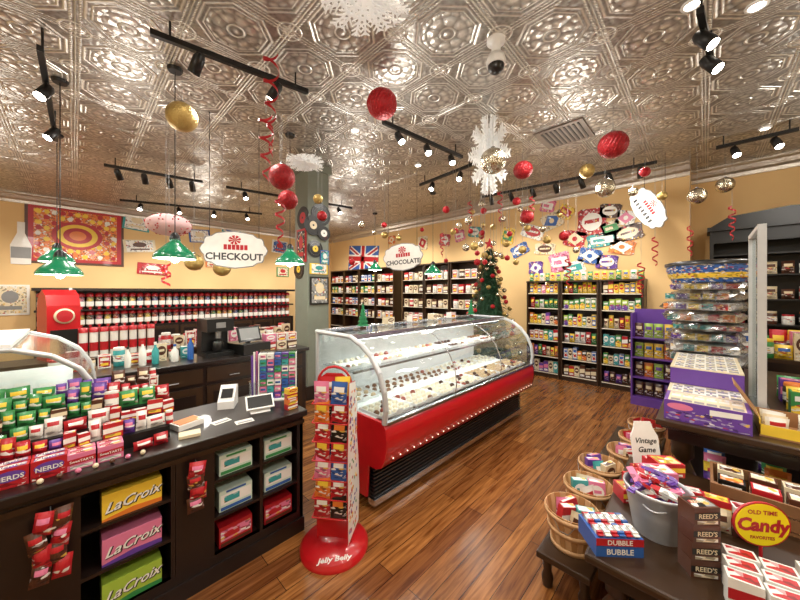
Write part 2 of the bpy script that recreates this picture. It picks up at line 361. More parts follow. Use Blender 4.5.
# ---------- back counter inside checkout
u=new('back_counter',None,label='dark wooden counter behind the checkout area',cat='counter')
b=B().box(-.2,2.1,3.75,4.25,0,.84,DW);new('body',b,par=u)
for i in range(4):
    d=new('door',B().box(-.26,.26,-.02,0,.05,.62,DW2).box(-.2,.2,-.026,-.018,.12,.55,DW),(.1+.56*i,3.75,0),par=u)
    new('handle',B().cyl((-.05,-.04,.7),(.05,-.04,.7),.006,STEEL),par=d)
    new('drawer',B().box(-.26,.26,-.02,0,.66,.81,DW2),(.1+.56*i,3.75,0),par=u)
new('worktop',B().box(-.23,2.13,3.71,4.27,.84,.88,DW),label='dark worktop over the back counter',cat='worktop',bevel=.005)
am=appliance().mesh('coffee_maker')
new('coffee_maker',am,(1.12,4.02,.88),.1,label='black coffee maker on the back counter',cat='coffee maker',group='coffee makers')
def bottle(h,r,mat,cap):
    return B().lathe([(r*.9,0),(r,.01),(r,h*.6),(r*.35,h*.78),(r*.35,h*.9)],mat,14).lathe([(r*.4,h*.88),(r*.4,h)],cap,10)
for i,(x,cn) in enumerate([(.35,'white'),(.46,'white'),(.56,'teal'),(.72,'white'),(.86,'blue')]):
    new('spray_bottle',bottle([.2,.24,.22,.18,.26][i],[.025,.03,.03,.035,.03][i],P[cn],P[['black','red','white','blue','white'][i]]),(x,3.95,.88),label=f'{cn} plastic bottle on the back counter',cat='bottle')
for i in range(6):item('box',.12,.12,.1,[0,13,8,5,7,7][i],(1.68+.14*(i%3),3.9,.88+.1*(i//3)),0,'stacked on the back counter','cartons on the back counter')
for i in range(10):item(['tub','box'][i%2],.09,.08,[.12,.18,.1][i%3],[7,0,13,7,9][i%5],(-.12+.105*i if i<4 else .3+.11*(i-4),4.12,.88),0,'at the rear of the back counter','supplies on the back counter')
new('cash_register',B().box(-.17,.17,-.2,.2,0,.12,P['black']).poly([(-.14,0),(.14,0),(.14,.18),(-.14,.18)],.02,P['black'],fr((0,-.05,.13),(1,0,0),(0,.35,.94))).poly([(-.12,.02),(.12,.02),(.12,.16),(-.12,.16)],.022,P['gray'],fr((0,-.05,.13),(1,0,0),(0,.35,.94))).box(-.02,.02,-.03,.03,.1,.2,P['black']),(1.45,3.96,.88),.2,label='black cash register on the back counter',cat='cash register')
# ---------- checkout counter
CT=.81
u=new('checkout_counter',None,label='dark wooden checkout counter with open cubbies',cat='counter')
b=B();yf,yb=1.95,2.5
def panel(x0,x1,z0,z1):b.box(x0,x1,yf,yf+.03,z0,z1,DW)
panel(-1.6,0,0,.77);panel(.36,.52,0,.77);panel(1.05,1.07,0,.77);panel(0,.36,0,.14);panel(.52,1.05,0,.14);panel(0,.36,.745,.77);panel(.52,1.05,.745,.77)
b.box(-1.6,1.07,2.28,2.3,0,.77,DW);b.box(1.05,1.07,yf,yb,0,.77,DW)
for x in (-.02,.0,.34,.36,.52,.785,1.03):b.box(x,x+.018,yf+.001,2.28,.14,.77,DW)
new('body',b,par=u)
for (xa,xb) in ((.018,.34),(.54,.785),(.803,1.03)):
    for z in (.14,.345,.55):new('shelf',B().box(xa,xb,yf+.002,2.28,z-.015,z,DW),par=u)
new('counter_trim',B().box(-1.6,1.075,yf-.012,yf,.0,.09,DW).box(-1.6,1.075,yf-.01,yf,.72,.745,DW2),par=u)
new('worktop',B().box(-1.62,1.09,1.92,2.52,.77,CT,DW),label='polished dark wooden worktop on the checkout counter',cat='worktop',bevel=.006)
u=new('return_counter',None,label='dark wooden side counter behind the checkout display',cat='counter')
new('body',B().box(-1.6,.1,2.55,3.6,0,.77,DW),par=u);new('worktop_slab',B().box(-1.62,.12,2.53,3.63,.77,CT,DW),par=u)
def sodacase(ba,ac,txt):
    b=B();w,d,h=.22,.2,.12;b.box(-w/2,w/2,-d/2,d/2,0,h,P[ba]);T=fr((0,-d/2-.001,h/2),(1,0,0),(0,0,1))
    b.poly([(-w/2,-h/2),(w/2,-h/2),(w/2,-h*.34),(0,-h*.28),(-w/2,-h*.42)],.0006,P[ac],T)
    T=T@Matrix.Rotation(.1,4,'Z')
    b.text(txt,.062,T@Matrix.Translation((0,.0,.001)),P['black'],.5,.04);b.text(txt,.062,T@Matrix.Translation((-.003,.003,.0015)),P['white'],.5,.015)
    return b
for z,ba,ac in ((.55,'yellow','orange'),(.345,'pink','purple'),(.14,'lime','green')):
    new('sparkling_water_case',sodacase(ba,ac,'LaCroix'),(.195,2.07,z),label=f'{ba} sparkling water carton in a counter cubby',cat='drink carton',group='sparkling water cartons',bevel=.003)
def watercase(ba):
    b=B();w,d,h=.18,.16,.115;b.box(-w/2,w/2,-d/2,d/2,0,h,P[ba] if ba=='red' else PALE);T=fr((0,-d/2-.001,h/2),(1,0,0),(0,0,1))
    b.poly([(-w*.46,-h*.2),(w*.46,-h*.2),(w*.46,h*.3),(-w*.46,h*.3)],.0006,PA['pink'] if ba=='red' else P['white'],T);b.poly([(-w*.46,-h*.46),(w*.46,-h*.46),(w*.46,-h*.3),(-w*.46,-h*.3)],.0006,P['brown' if ba=='red' else ba],T)
    b.poly([(-w*.36,-h*.1),(w*.1,-h*.1),(w*.1,h*.2),(-w*.36,h*.2)],.001,PA['teal' if ba!='red' else 'red'],T)
    b.poly([(-w*.3,h*.36),(w*.3,h*.36),(w*.3,h*.46),(-w*.3,h*.46)],.0006,P[ba],T);return b
for xx in (.66,.915):
    for z,ba in ((.55,'green'),(.345,'blue'),(.14,'red')):
        new('drink_carton',watercase(ba),(xx,2.06,z),label=('red' if ba=='red' else 'pale green')+' and white drink carton in a counter cubby',cat='drink carton',group='drink cartons in the cubbies',bevel=.003)
# hanging bags on counter front
def hangbag(w,h,nx,nz):
    b=B();pw=w/nx;ph=h/nz*1.35
    for j in range(nz):
        for i in range(nx):
            q=pbag(pw*1.08,ph,.04,'red' if (i+j)%2 else 'brown','pink' if (i+j)%3==0 else 'red')
            T=Matrix.Translation((-w/2+pw*(i+.5)+R.uniform(-.006,.006),-.003*j,h*j/nz))@Matrix.Rotation(R.uniform(-.2,.2),4,'Y')@Matrix.Rotation(R.uniform(-.3,.3),4,'Z')
            for k in range(len(q.f)):b.add([q.v[v] for v in q.f[k]],[tuple(range(len(q.f[k])))],q.mats[q.mi[k]],T,True)
    b.cyl((0,0,h*.98),(0,.025,h*1.08),.003,BLK);return b
new('hanging_candy_bags',hangbag(.105,.27,2,4),(-.07,1.9,.43),label='red candy bags hanging from the counter front',cat='candy bag')
new('hanging_candy_bags',hangbag(.07,.24,1,4),(.44,1.9,.46),label='red candy bags hanging between the cubbies',cat='candy bag')
# tiered candy display on worktop
tiers=[(2.05,.835),(2.135,.875),(2.22,.92),(2.305,.965),(2.39,1.005),(2.47,1.04)]
b=B()
for k,(yy,zt) in enumerate(tiers[1:]):b.box(-.8,.36,yy-.042,yy+.043 if k<4 else 2.51,CT,zt,BLK)
new('tiered_display_riser',b,label='black stepped riser holding candy on the worktop',cat='display riser')
def prow(y,z,x0,x1,specs,d=.04):
    x=x0
    while x<x1:
        kd,w,h,c=specs[int((x-x0)*5)%len(specs)] if R.random()<.65 else R.choice(specs)
        w=round(w*R.choice([.75,1.,1.35]),3);h=round(h*R.choice([.75,1.,1.25]),3)
        item(kd,w,d,h,c,(x+w/2,y+R.uniform(-.006,.006),z),0,'on the counter display','counter candy',tilt=(R.uniform(-.2,.04),R.uniform(-.05,.05),R.uniform(-.25,.25)));x+=w+.002
neb=[pbox(.105,.045,.08,'red','purple','NERDS','white',1,.026).mesh('candy_box'),pbox(.09,.045,.07,'pink','red','SweeTARTS','white',0,.015).mesh('candy_box')]
for j in range(2):
    for i in range(6):
        k=0 if i<4 else 1
        new('candy_box',neb[k],(-.4+.108*i-(.01 if k else 0)-(.012 if i==5 else 0),2.03+.05*j,CT),R.uniform(-.05,.05),label=['red and purple carton of candy on the worktop','pink carton of candy on the worktop'][k],cat='candy box',group='counter candy')
prow(2.04,CT,.2,.34,[('bag',.06,.06,0),('bag',.055,.06,7),('bag',.055,.05,5)])
prow(2.13,.875,-.5,.35,[('bag',.06,.07,4),('bag',.06,.08,12),('box',.055,.07,0),('bag',.06,.08,7),('tub',.045,.07,0)])
prow(2.215,.92,-.5,.35,[('bag',.06,.08,0),('bag',.055,.07,2),('bag',.06,.085,7),('box',.05,.06,0),('bag',.06,.08,15)])
prow(2.3,.965,-.5,.35,[('bag',.06,.07,2),('bag',.055,.09,2),('box',.055,.07,8),('tub',.045,.08,0),('bag',.065,.07,0),('bag',.06,.08,13)])
prow(2.385,1.005,-.5,.35,[('bag',.06,.08,2),('bag',.06,.09,2),('bag',.06,.08,4),('bag',.055,.07,0),('box',.05,.07,7)])
prow(2.465,1.04,-.5,.35,[('bag',.055,.07,2),('bag',.06,.085,2),('bag',.055,.07,4),('bag',.06,.08,8),('tub',.045,.07,0)])
for i in range(7):
    new('candy_ball',B().sph((0,0,.011),.011,P[['cream','brown','pink'][i%3]],12,8),(-.1+.055*i,1.965,CT),label='round wrapped candy on the worktop edge',cat='candy',group='round candies on the worktop')
# curved glass hood case
HOODG=glass('hood_glass','f4f8fa',.6,.12,.85)
u=new('glass_hood_case',None,(.11,2.57,CT),PI/2,label='curved glass countertop case with pale frame',cat='display case')
hp=[(.0,.04),(.005,.13),(.03,.24),(.09,.35),(.2,.44),(.34,.49),(.7,.51)]
new('base',B().box(0,1.0,-.02,.9,0,.06,WHT),par=u)
new('glass_cover',B().prof(hp,0.01,.99,HOODG,True,False),par=u)
for x in (0,.99):
    f=B()
    for a_,b_ in zip(hp[:-1],hp[1:]):f.cyl((x,a_[0],a_[1]),(x,b_[0],b_[1]),.014,ALU,n=8)
    new('frame_rail',f,par=u)
new('shelf',B().box(.02,.97,.12,.8,.22,.23,WHT),par=u);new('top_slab',B().box(0,1.,.34,.9,.5,.52,WHT),par=u)
new('glass_end',B().poly([(y,z) for y,z in hp]+[(.7,.04)],.003,GL,fr((.0,0,0),(0,1,0),(0,0,1))),par=u)
for i in range(12):item('box',.09,.08,.06,[7,13,15,7,13,7,9,7,7,13,7,15][i],(-.12-.14*(i%3),2.72+.2*(i//3),CT+.065),PI/2,'inside the curved glass case','cartons in the glass hood case')
# worktop small items
new('card_stack',B().box(-.07,.07,-.05,.05,0,.03,P['white']).box(-.06,.06,-.04,.04,.03,.034,P['orange']),(.46,2.2,CT),.3,label='stack of cards on the worktop',cat='cards')
new('card_stack',B().box(-.05,.05,-.035,.035,0,.015,P['cream']),(.44,2.04,CT),-.2,label='short stack of cream cards on the worktop',cat='cards')
for i,(x,y,r) in enumerate(((.62,2.12,.2),(.72,2.02,-.1))):
    new('paper_sheet',B().box(-.05,.05,-.03,.03,0,.002,P['white']).box(-.04,.04,-.02,.0,.002,.0025,P['gray']),(x,y,CT),r,label='small printed paper lying on the worktop',cat='paper',group='papers on the worktop')
u=new('payment_tablet',None,(.86,2.14,CT),-.25,label='white point-of-sale tablet on a stand',cat='tablet')
new('stand',B().prof([(-.05,0),(.06,0),(.045,.06),(.03,.065)],-.06,.06,WHT),par=u)
T=fr((0,-.045,.02),(1,0,0),(0,.75,.6));new('screen',B().poly([(-.085,0),(.085,0),(.085,.105),(-.085,.105)],.012,WHT,T).poly([(-.075,.01),(.075,.01),(.075,.095),(-.075,.095)],.0135,P['black'],T),par=u)
u=new('card_terminal',None,(.74,2.38,CT),-.5,label='white payment card terminal beside the tablet',cat='card terminal')
new('body',B().prof([(-.07,0),(.07,0),(.07,.13),(.03,.14),(-.07,.05)],-.05,.05,WHT),par=u);new('keypad',B().poly([(-.035,.0),(.035,0),(.035,.07),(-.035,.07)],.003,P['black'],fr((0,-.05,.07),(1,0,0),(0,.74,.66))),par=u)
u=new('pen_cup',None,(.91,2.36,CT),label='clear cup filled with purple and pink candy sticks',cat='cup')
new('cup',B().lathe([(.035,0),(.04,.14)],PLAS,14),par=u)
for i in range(14):
    a=R.uniform(0,6.28);q=R.uniform(0,.022)
    new('candy_stick',B().cyl((q*cos(a),q*sin(a),.005),(q*cos(a)*1.5,q*sin(a)*1.5,R.uniform(.26,.36)),.007,P[R.choice(['purple','pink','white','purple'])],n=8),par=u)
u=new('mint_rack',None,(1.045,2.27,CT),-.55,label='countertop rack of colourful mint and gum packs',cat='display rack')
new('frame',B().box(-.13,.13,.03,.04,0,.36,PLAS).box(-.13,.13,-.04,.04,0,.01,WHT).box(-.13,-.125,-.03,.04,0,.34,WHT).box(.125,.13,-.03,.04,0,.34,WHT),par=u)
rr=['white','teal','blue','pink','purple','teal','green','pink','white','blue']
for j in range(7):
    for i in range(5):
        new('gum_pack',B().box(-.022,.022,-.015,.025,0,.04,P[rr[(j*3+i*2)%10]]).box(-.017,.017,-.0158,-.015,.012,.027,PA[rr[(j+i*3+1)%10]]),(-.1+.05*i,0,.012+.048*j),par=u)
for i in range(4):item('box',.07,.05,.035,[0,6,12,1][i],(1.02,2.02,CT+.035*i),R.uniform(-.15,.15),'stacked at the worktop end','small cartons at the worktop end')
# ---------- candy rack stand
RX,RY=1.14,1.68
u=new('candy_rack_stand',None,(RX,RY,0),label='tall red wire candy rack on a round base',cat='display rack')
T=Matrix.Translation((0,0,.0385))@Matrix.Rotation(-.6,4,'Z')
b=B().lathe([(.21,0),(.21,.025),(.195,.033),(.195,.0385),(0,.0385)],REDP,36)
b.text('Jelly Belly',.05,T@Matrix.Translation((0,-.15,.001)),P['white'],.2,.03);new('base',b,par=u)
fz=-.95;Tr=Matrix.Rotation(fz,4,'Z')
f=B();hw=.11
f.tube([Tr@Vector(p) for p in [(-hw,0,.04),(-hw,0,1.02)]+[(-hw*cos(PI*k/8),0,1.02+.11*sin(PI*k/8)) for k in range(1,8)]+[(hw,0,1.02),(hw,0,.04)]],.008,REDP)
for k in range(7):f.tube([Tr@Vector(p) for p in [(-hw,0,.25+.115*k),(-hw,-.09,.23+.115*k),(hw,-.09,.23+.115*k),(hw,0,.25+.115*k)]],.004,REDP,6)
for x in (-.06,0.,.06):f.tube([Tr@Vector((x,0,.1)),Tr@Vector((x,0,1.06))],.003,REDP,6)
new('wire_frame',f,par=u)
s_=B();T=Tr@fr((hw+.008,-.02,.1),(0,1,0),(0,0,1))
out=[(-.08,0),(.13,0),(.15,.2),(.13,.42),(.09,.6),(.1,.82),(.06,.93),(-.06,.95),(-.09,.5)]
s_.poly(out,.006,P['white'],T)
for k in range(120):
    z=R.uniform(.03,.9);y=R.uniform(-.065,.085);a=R.uniform(0,3)
    s_.poly([(y+.013*cos(q*PI/3)*cos(a)-.008*sin(q*PI/3)*sin(a),z+.013*cos(q*PI/3)*sin(a)+.008*sin(q*PI/3)*cos(a)) for q in range(6)],.0004+.00001*k,P[R.choice(['red','green','orange','yellow','purple','blue','red'])],T@Matrix.Translation((0,0,.0065)))
s_.poly([(y*1.06-.003,z*1.015-.008) for y,z in out],.003,REDP,T@Matrix.Translation((0,0,.0015)))
new('side_panel',s_,par=u)
new('lower_panel',B().poly([(-.11,0),(.11,0),(.11,.1),(0,.13),(-.11,.1)],.006,REDP,Tr@fr((0,-.005,.06),(1,0,0),(0,0,1))),par=u)
new('header_panel',B().poly([(-.1,0),(.1,0),(.09,.04),(.05,.07),(-.05,.07),(-.09,.04)],.006,REDP,Tr@fr((0,-.002,1.02),(1,0,0),(0,0,1))),par=u)
for k in range(7):
    for i in range(2):
      for l in range(2):
        c=[0,1,12,6,2,14,5,8,0,12,0,3][(k*3+i*5+l*2)%12];v=Tr@Vector((-.055+.105*i+.015*l,-.068+.04*l,.225+.115*k+.018*l))
        new('candy_bag',getp('bag',.1,.025,.14,c),(RX+v.x,RY+v.y,v.z),label=f'{COLS[c][0]} and {COLS[c][1]} candy bag in the red wire rack',cat='candy bag',group='candy bags in the wire rack',rot=(R.uniform(-.12,.04),R.uniform(-.08,.08),fz+R.uniform(-.12,.12)))
# ---------- chocolate display case
a0,a1=1.5,4.07
u=new('chocolate_display_case',None,label='red refrigerated display case with curved glass front',cat='display case')
gp=[(1.60,.68),(1.585,.78),(1.60,.9),(1.65,1.02),(1.74,1.13),(1.85,1.2),(1.99,1.25)]
fas=[(1.76,.34),(1.67,.345),(1.62,.37),(1.585,.43),(1.57,.5),(1.565,.58),(1.575,.65),(1.595,.68)]
new('fascia',B().prof(fas+[(1.72,.68),(1.76,.6)],a0,a1,REDP,True).box(a0,a1,1.57,1.6,.675,.695,CHR),par=u)
g=B().box(a0+.03,a1-.03,1.78,2.44,.06,.42,BLK)
for k in range(9):
    z=.09+.028*k;g.box(a0+.02,a1-.02,1.735,1.78,z,z+.012,GRILL)
g.box(a0+.01,a1-.01,1.72,1.79,.04,.085,CHR)
new('grille',g,par=u)
for x in (a0+.12,a1-.12):
    for y in (1.85,2.38):new('foot',B().lathe([(.03,0),(.03,.01),(.015,.02),(.015,.06)],CHR,12,o=(x,y,0)),par=u)
new('deck',B().box(a0+.02,a1-.02,1.62,2.44,.62,.68,WHT),par=u)
new('back_panel',B().box(a0,a1,2.44,2.48,.1,1.24,WHT),par=u)
new('top_panel',B().box(a0,a1,1.98,2.5,1.24,1.26,PLAS).box(a0,a1,1.96,2.0,1.225,1.265,CHR).box(a0,a1,2.44,2.5,1.22,1.265,CHR),par=u)
new('glass_front',B().prof(gp,a0+.02,a1-.02,GL,True,False),par=u)
for x in (a0-.004,a1-.002):
    new('end_glass',B().poly([(y,z) for y,z in gp]+[(2.44,1.24),(2.44,.68)],.004,GL,fr((x,0,0),(0,1,0),(0,0,1))),par=u)
    new('end_panel',B().poly(fas+[(1.595,.69),(2.48,.69),(2.48,.1),(1.78,.1)],.02,REDP if x<3 else P['black'],fr((x-.015,0,0),(0,1,0),(0,0,1))),par=u)
    f=B()
    for p,q in zip(gp[:-1],gp[1:]):f.cyl((x,p[0],p[1]),(x,q[0],q[1]),.02,ALU,n=8)
    f.cyl((x,1.99,1.25),(x,2.48,1.25),.02,ALU,n=8).cyl((x,2.46,.68),(x,2.46,1.25),.02,ALU,n=8);new('end_frame',f,par=u)
new('glass_shelf',B().box(a0+.03,a1-.03,2.0,2.43,.955,.965,PLAS).box(a0+.03,a1-.03,1.99,2.0,.95,.97,CHR),par=u)
new('light_tube',B().cyl((a0+.05,2.03,1.22),(a1-.05,2.03,1.22),.012,TUBE),par=u)
for i in range(1,3):
    f=B();x=a0+(a1-a0)*i/3
    for p,q in zip(gp[:-1],gp[1:]):f.cyl((x,p[0],p[1]),(x,q[0],q[1]),.005,CHR,n=6)
    new('glass_mullion',f,par=u)
bm=B().sph((0,0,0),.005,DOT,8,6).mesh('bulb')
for i in range(34):new('bulb',bm,(a0+.06+(a1-a0-.12)*i/33,1.578,.43),par=u)
trm=B().box(-.16,.16,-.14,.14,0,.006,PORC).box(-.16,.16,-.14,-.134,.006,.02,PORC).box(-.16,.16,.134,.14,.006,.02,PORC).box(-.16,-.154,-.134,.134,.006,.02,PORC).box(.154,.16,-.134,.134,.006,.02,PORC).box(-.03,.03,-.15,-.146,.0,.04,PORC).mesh('serving_tray')
chm=[]
for col in ('4a2a1a','7d5436','ece0c8','9a4a3c','cdb08a'):
    chm.append(B().lathe([(.02,0),(.024,.006),(.02,.02),(.01,.028),(0,.029)],M('chocolate_'+col,col,.35),10).mesh('chocolate'))
cnm=['dark','milk','cream','ruby','caramel']
def traygrid(x,y,z,nx,ny):
    new('serving_tray',trm,(x,y,z),label='white porcelain tray of chocolates in the glass case',cat='tray',group='trays in the display case')
    k=R.choice([0,1,2,4,2,4])
    for i in range(nx):
        for j in range(ny):
            kk=k if R.random()<.75 else R.choice([0,2,3,1])
            new('chocolate',chm[kk],(x-.13+.26*i/(nx-1),y-.1+.2*j/(ny-1),z+.007),label=f'small round {cnm[kk]} chocolate on a white tray',cat='chocolate',group='chocolates in the display case')
for i in range(7):
    x=a0+.2+.36*i
    traygrid(x,1.8,.68,5,4);traygrid(x,2.2,.68,4,3);traygrid(x,2.22,.965,5,2)
def minitree(h,mat):
    b=B().lathe([(.03,0),(.035,.015),(.01,.02)],P['brown'],10)
    for k in range(6):
        z=.03+h*.15*k;r=h*.26*(1-k/6.5);b.lathe([(r*.3,z),(r,z-.0),(r*.25,z+h*.2)],mat,24,mod=lambda a,zz:1+.18*sin(a*12),smooth=False)
    return b
for x,y in ((1.85,2.27),(3.85,2.35)):new('bottlebrush_tree',minitree(.22,GREEN2),(x,y,1.26),label='small green bottlebrush tree on top of the case',cat='decoration',group='bottlebrush trees')
for i in range(4):item('box',.1,.08,.07,[13,7,13,7][i],(2.3+.38*i,2.4,1.265),0,'on top of the display case','items on top of the display case')
# ---------- column and its pictures
cx,cy=2.58,4.42;DX,DY=cx-2.66,cy-4.36
POST=M('gray_green_column_paint','7a7f72',.6,var=.08)
u=new('column',B().box(cx-.18,cx+.18,cy-.19,cy+.19,0,CZ,POST).box(cx-.22,cx+.22,cy-.22,cy+.22,0,.2,DW).box(cx-.22,cx+.22,cy-.22,cy+.22,CZ-.12,CZ,POST),kind='structure')
def frame_pic(w,h,fc,ic,ac):
    b=B();b.poly([(-w/2,-h/2),(w/2,-h/2),(w/2,h/2),(-w/2,h/2)],.02,P[fc]);b.poly([(-w*.42,-h*.44),(w*.42,-h*.44),(w*.42,h*.44),(-w*.42,h*.44)],.022,PA[ic])
    b.poly([(w*.22*cos(a*PI/8),h*.2*sin(a*PI/8)+h*.1) for a in range(16)],.0235,P[ac]);b.poly([(-w*.3,-h*.32),(w*.3,-h*.32),(w*.3,-h*.2),(-w*.3,-h*.2)],.0235,P[ac]);return b
def wallrot(face):
    return {'-y':(PI/2,0,0),'-x':(PI/2,0,-PI/2)}[face]
def oncol(x,y,z,f):return (x+DX+(.01 if f=='-x' else 0),y+DY,z)
new('framed_picture',frame_pic(.32,.42,'black','gray','cream'),oncol(2.67,4.169,1.62,'-y'),rot=wallrot('-y'),label='dark framed portrait print on the column',cat='picture')
def disc(r,mats):
    b=B()
    for i,(q,m) in enumerate(mats):b.poly([(r*q*cos(a*PI/12),r*q*sin(a*PI/12)) for a in range(24)],.01+.002*i,P[m])
    return b
rec=[(1,'black'),(.72,'gray'),(.7,'black'),(.36,'yellow'),(.08,'black')]
for (x,y,z,r,f,ms) in ((2.7,4.169,2.78,.17,'-y',rec),(2.56,4.155,2.6,.15,'-y',[(1,'black'),(.4,'cream'),(.1,'black')]),(2.74,4.15,2.5,.11,'-y',[(1,'black'),(.5,'white'),(.1,'black')]),(2.6,4.169,2.25,.13,'-y',rec),(2.469,4.3,2.72,.17,'-x',[(1,'black'),(.5,'red'),(.1,'black')]),(2.469,4.42,1.95,.15,'-x',rec)):
    new('vinyl_record',disc(r,ms),oncol(x,y,z,f),rot=wallrot(f),label='black vinyl record mounted on the column',cat='record')
new('poster',frame_pic(.26,.5,'red','black','red'),oncol(2.469,4.33,2.3,'-x'),rot=wallrot('-x'),label='tall red and black poster on the column',cat='poster')
new('poster',frame_pic(.15,.22,'blue','teal','white'),oncol(2.76,4.169,2.13,'-y'),rot=wallrot('-y'),label='blue and white poster on the column',cat='poster')
new('poster',frame_pic(.3,.16,'yellow','white','teal'),oncol(2.66,4.169,1.95,'-y'),rot=wallrot('-y'),label='yellow and white sign on the column',cat='poster')
# ---------- left wall art
p=wy(78,236,Y1-.04)
b=B();W_,H_=1.5,1.25;b.poly([(-W_/2,-H_/2),(W_/2,-H_/2),(W_/2,H_/2),(-W_/2,H_/2)],.01,P['brown'])
b.poly([(-W_*.47,-H_*.46),(W_*.47,-H_*.46),(W_*.47,H_*.46),(-W_*.47,H_*.46)],.013,P['red']);b.poly([(-W_*.42,-H_*.41),(W_*.42,-H_*.41),(W_*.42,H_*.41),(-W_*.42,H_*.41)],.0145,PA['orange'])
for i in range(11):
    for j in range(9):
        x=-W_*.38+W_*.76*i/10.;y=-H_*.36+H_*.72*j/8.
        if (i+j)%2==0 or R.random()<.3:
            b.poly([(x+R.uniform(.03,.07)*cos(a*PI/3+i),y+.05*sin(a*PI/3+i)) for a in range(6)],.016+.0002*i,P[['red','yellow','red','yellow','white'][(i*3+j)%5]])
for q,m in ((.3,'red'),(.24,'yellow'),(.17,'red'),(.1,'orange')):b.poly([(q*1.3*cos(a*PI/12),q*sin(a*PI/12)) for a in range(24)],.02+(.3-q)*.02,P[m])
new('game_board_poster',b,(p[0],Y1-.002,p[2]),rot=wallrot('-y'),label='large red and yellow patterned board print on the wall',cat='poster')
p=wy(21,243,Y1-.02);b=B();b.poly([(-.13,-.42),(.13,-.42),(.14,-.05),(.05,.2),(.05,.42),(-.05,.42),(-.05,.2),(-.14,-.05)],.02,P['white']).poly([(-.13,-.3),(.13,-.3),(.13,-.08),(-.13,-.08)],.024,P['gray'])
new('bottle_cutout_sign',b,(p[0],Y1,p[2]),rot=wallrot('-y'),label='white bottle shaped sign on the pale wall',cat='sign')
arts=[(137,222,.5,.4,'teal','white','cream',.1),(140,246,.6,.3,'cream','white','brown',-.1),(172,226,.5,.35,'cream','orange','white',.1),(153,269,.6,.28,'red','red','white',.05),(200,236,.5,.34,'blue','white','cream',-.1),(215,262,.45,.3,'orange','cream','red',0),(195,263,.3,.3,'brown','teal','cream',.1),(280,247,.5,.4,'white','blue','red',.08),(283,272,.4,.3,'green','cream','red',0),(232,229,.5,.25,'teal','cream','blue',.1),(330,258,.4,.4,'white','blue','red',0),(10,300,.5,.6,'white','cream','gray',0)]
for px,py,w,h,a_,b_,c_,tl in arts:
    p=wy(px,py,Y1-.03);new('vintage_candy_sign',frame_pic(w,h,a_,b_,c_),(min(p[0],6.1),Y1,p[2]),rot=(PI/2,tl,0),label=f'vintage {a_} and {b_} candy sign on the wall',cat='sign',group='vintage signs on the wall')
# striped flag on the back wall
b=B();w,h=1.5,.85;b.poly([(-w/2,-h/2),(w/2,-h/2),(w/2,h/2),(-w/2,h/2)],.01,P['blue'])
def strip(pa,pb,t,z,m):
    d=Vector((pb[0]-pa[0],pb[1]-pa[1]));n=Vector((-d.y,d.x)).normalized()*t
    b.poly([(pa[0]-n.x,pa[1]-n.y),(pb[0]-n.x,pb[1]-n.y),(pb[0]+n.x,pb[1]+n.y),(pa[0]+n.x,pa[1]+n.y)],z,P[m])
for t,z,m in ((.075,.012,'white'),(.033,.014,'red')):
    strip((-w*.46,-h*.42),(w*.46,h*.42),t,z,m);strip((-w*.46,h*.42),(w*.46,-h*.42),t,z,m)
for t,z,m in ((.13,.016,'white'),(.075,.018,'red')):
    strip((-w/2,0),(w/2,0),t,z,m);strip((0,-h/2),(0,h/2),t,z,m)
p=wx(363,259,X1);new('flag',b,(X1-.001,p[1],p[2]),rot=(PI/2,.1,-PI/2),label='blue white and red cross-striped flag on the wall',cat='flag')
# candy wrappers on back wall
wr=[(533,232,.5,.22,'white','red',.4),(552,221,.42,.26,'cream','blue',-.3),(566,212,.3,.2,'yellow','red',.6),(592,222,.5,.4,'red','white',.05),(575,239,.4,.24,'red','cream',.3),(602,240,.5,.2,'teal','white',-.1),(628,233,.45,.22,'brown','cream',-.2),(590,256,.4,.22,'blue','white',.3),(560,262,.4,.3,'pink','white',-.2),(545,249,.42,.18,'cream','brown',.1),(626,218,.3,.2,'white','pink',.3),(508,236,.3,.3,'yellow','green',.2),(520,250,.4,.2,'blue','white',-.4),(536,268,.3,.22,'purple','white',0),(611,228,.3,.2,'cream','green',-.3),(445,240,.35,.25,'red','white',.2),(423,243,.35,.3,'cream','red',0),(460,236,.3,.22,'pink','white',-.2),(475,232,.35,.2,'teal','white',.2),(392,240,.3,.2,'orange','cream',0),(548,206,.3,.2,'pink','white',.3),(610,211,.35,.2,'brown','white',.2),(622,247,.4,.2,'orange','white',.2),(574,268,.4,.2,'white','teal',-.3),(607,262,.35,.2,'purple','white',.1)]
for ii,(px,py,w,h,a_,b_,tl) in enumerate(wr):
    p=wx(px,py,X1);w*=.95;h*=1.2
    bb=B()
    bb.poly([(-w/2,-h*.4),(-w*.38,-h*.5),(w*.38,-h*.5),(w/2,-h*.4),(w*.46,0),(w/2,h*.4),(w*.38,h*.5),(-w*.38,h*.5),(-w/2,h*.4),(-w*.46,0)],.02,PA[a_])
    if ii%3==0:bb.poly([(w*.34*cos(q*PI/8),h*.34*sin(q*PI/8)) for q in range(16)],.022,P[b_]);bb.poly([(-w*.24,-h*.08),(w*.24,-h*.02),(w*.24,h*.12),(-w*.24,h*.06)],.0235,PA[a_])
    elif ii%3==1:bb.poly([(-w*.4,-h*.1),(w*.1,-h*.4),(w*.4,h*.1),(-w*.1,h*.4)],.022,P[b_]);bb.poly([(w*.12*cos(q*PI/4),h*.16*sin(q*PI/4)) for q in range(8)],.0235,P[a_])
    else:bb.poly([(-w*.36,-h*.22),(w*.36,-h*.3),(w*.36,h*.2),(-w*.36,h*.3)],.022,P[b_]);bb.poly([(-w*.28,-h*.1),(w*.1,-h*.14),(w*.1,h*.08),(-w*.28,h*.12)],.0235,PA[a_])
    new('candy_wrapper_sign',bb,(X1,p[1],p[2]),rot=(PI/2,tl,-PI/2),label=f'oversized {a_} and {b_} candy wrapper on the wall',cat='sign',group='oversized wrappers on the wall')
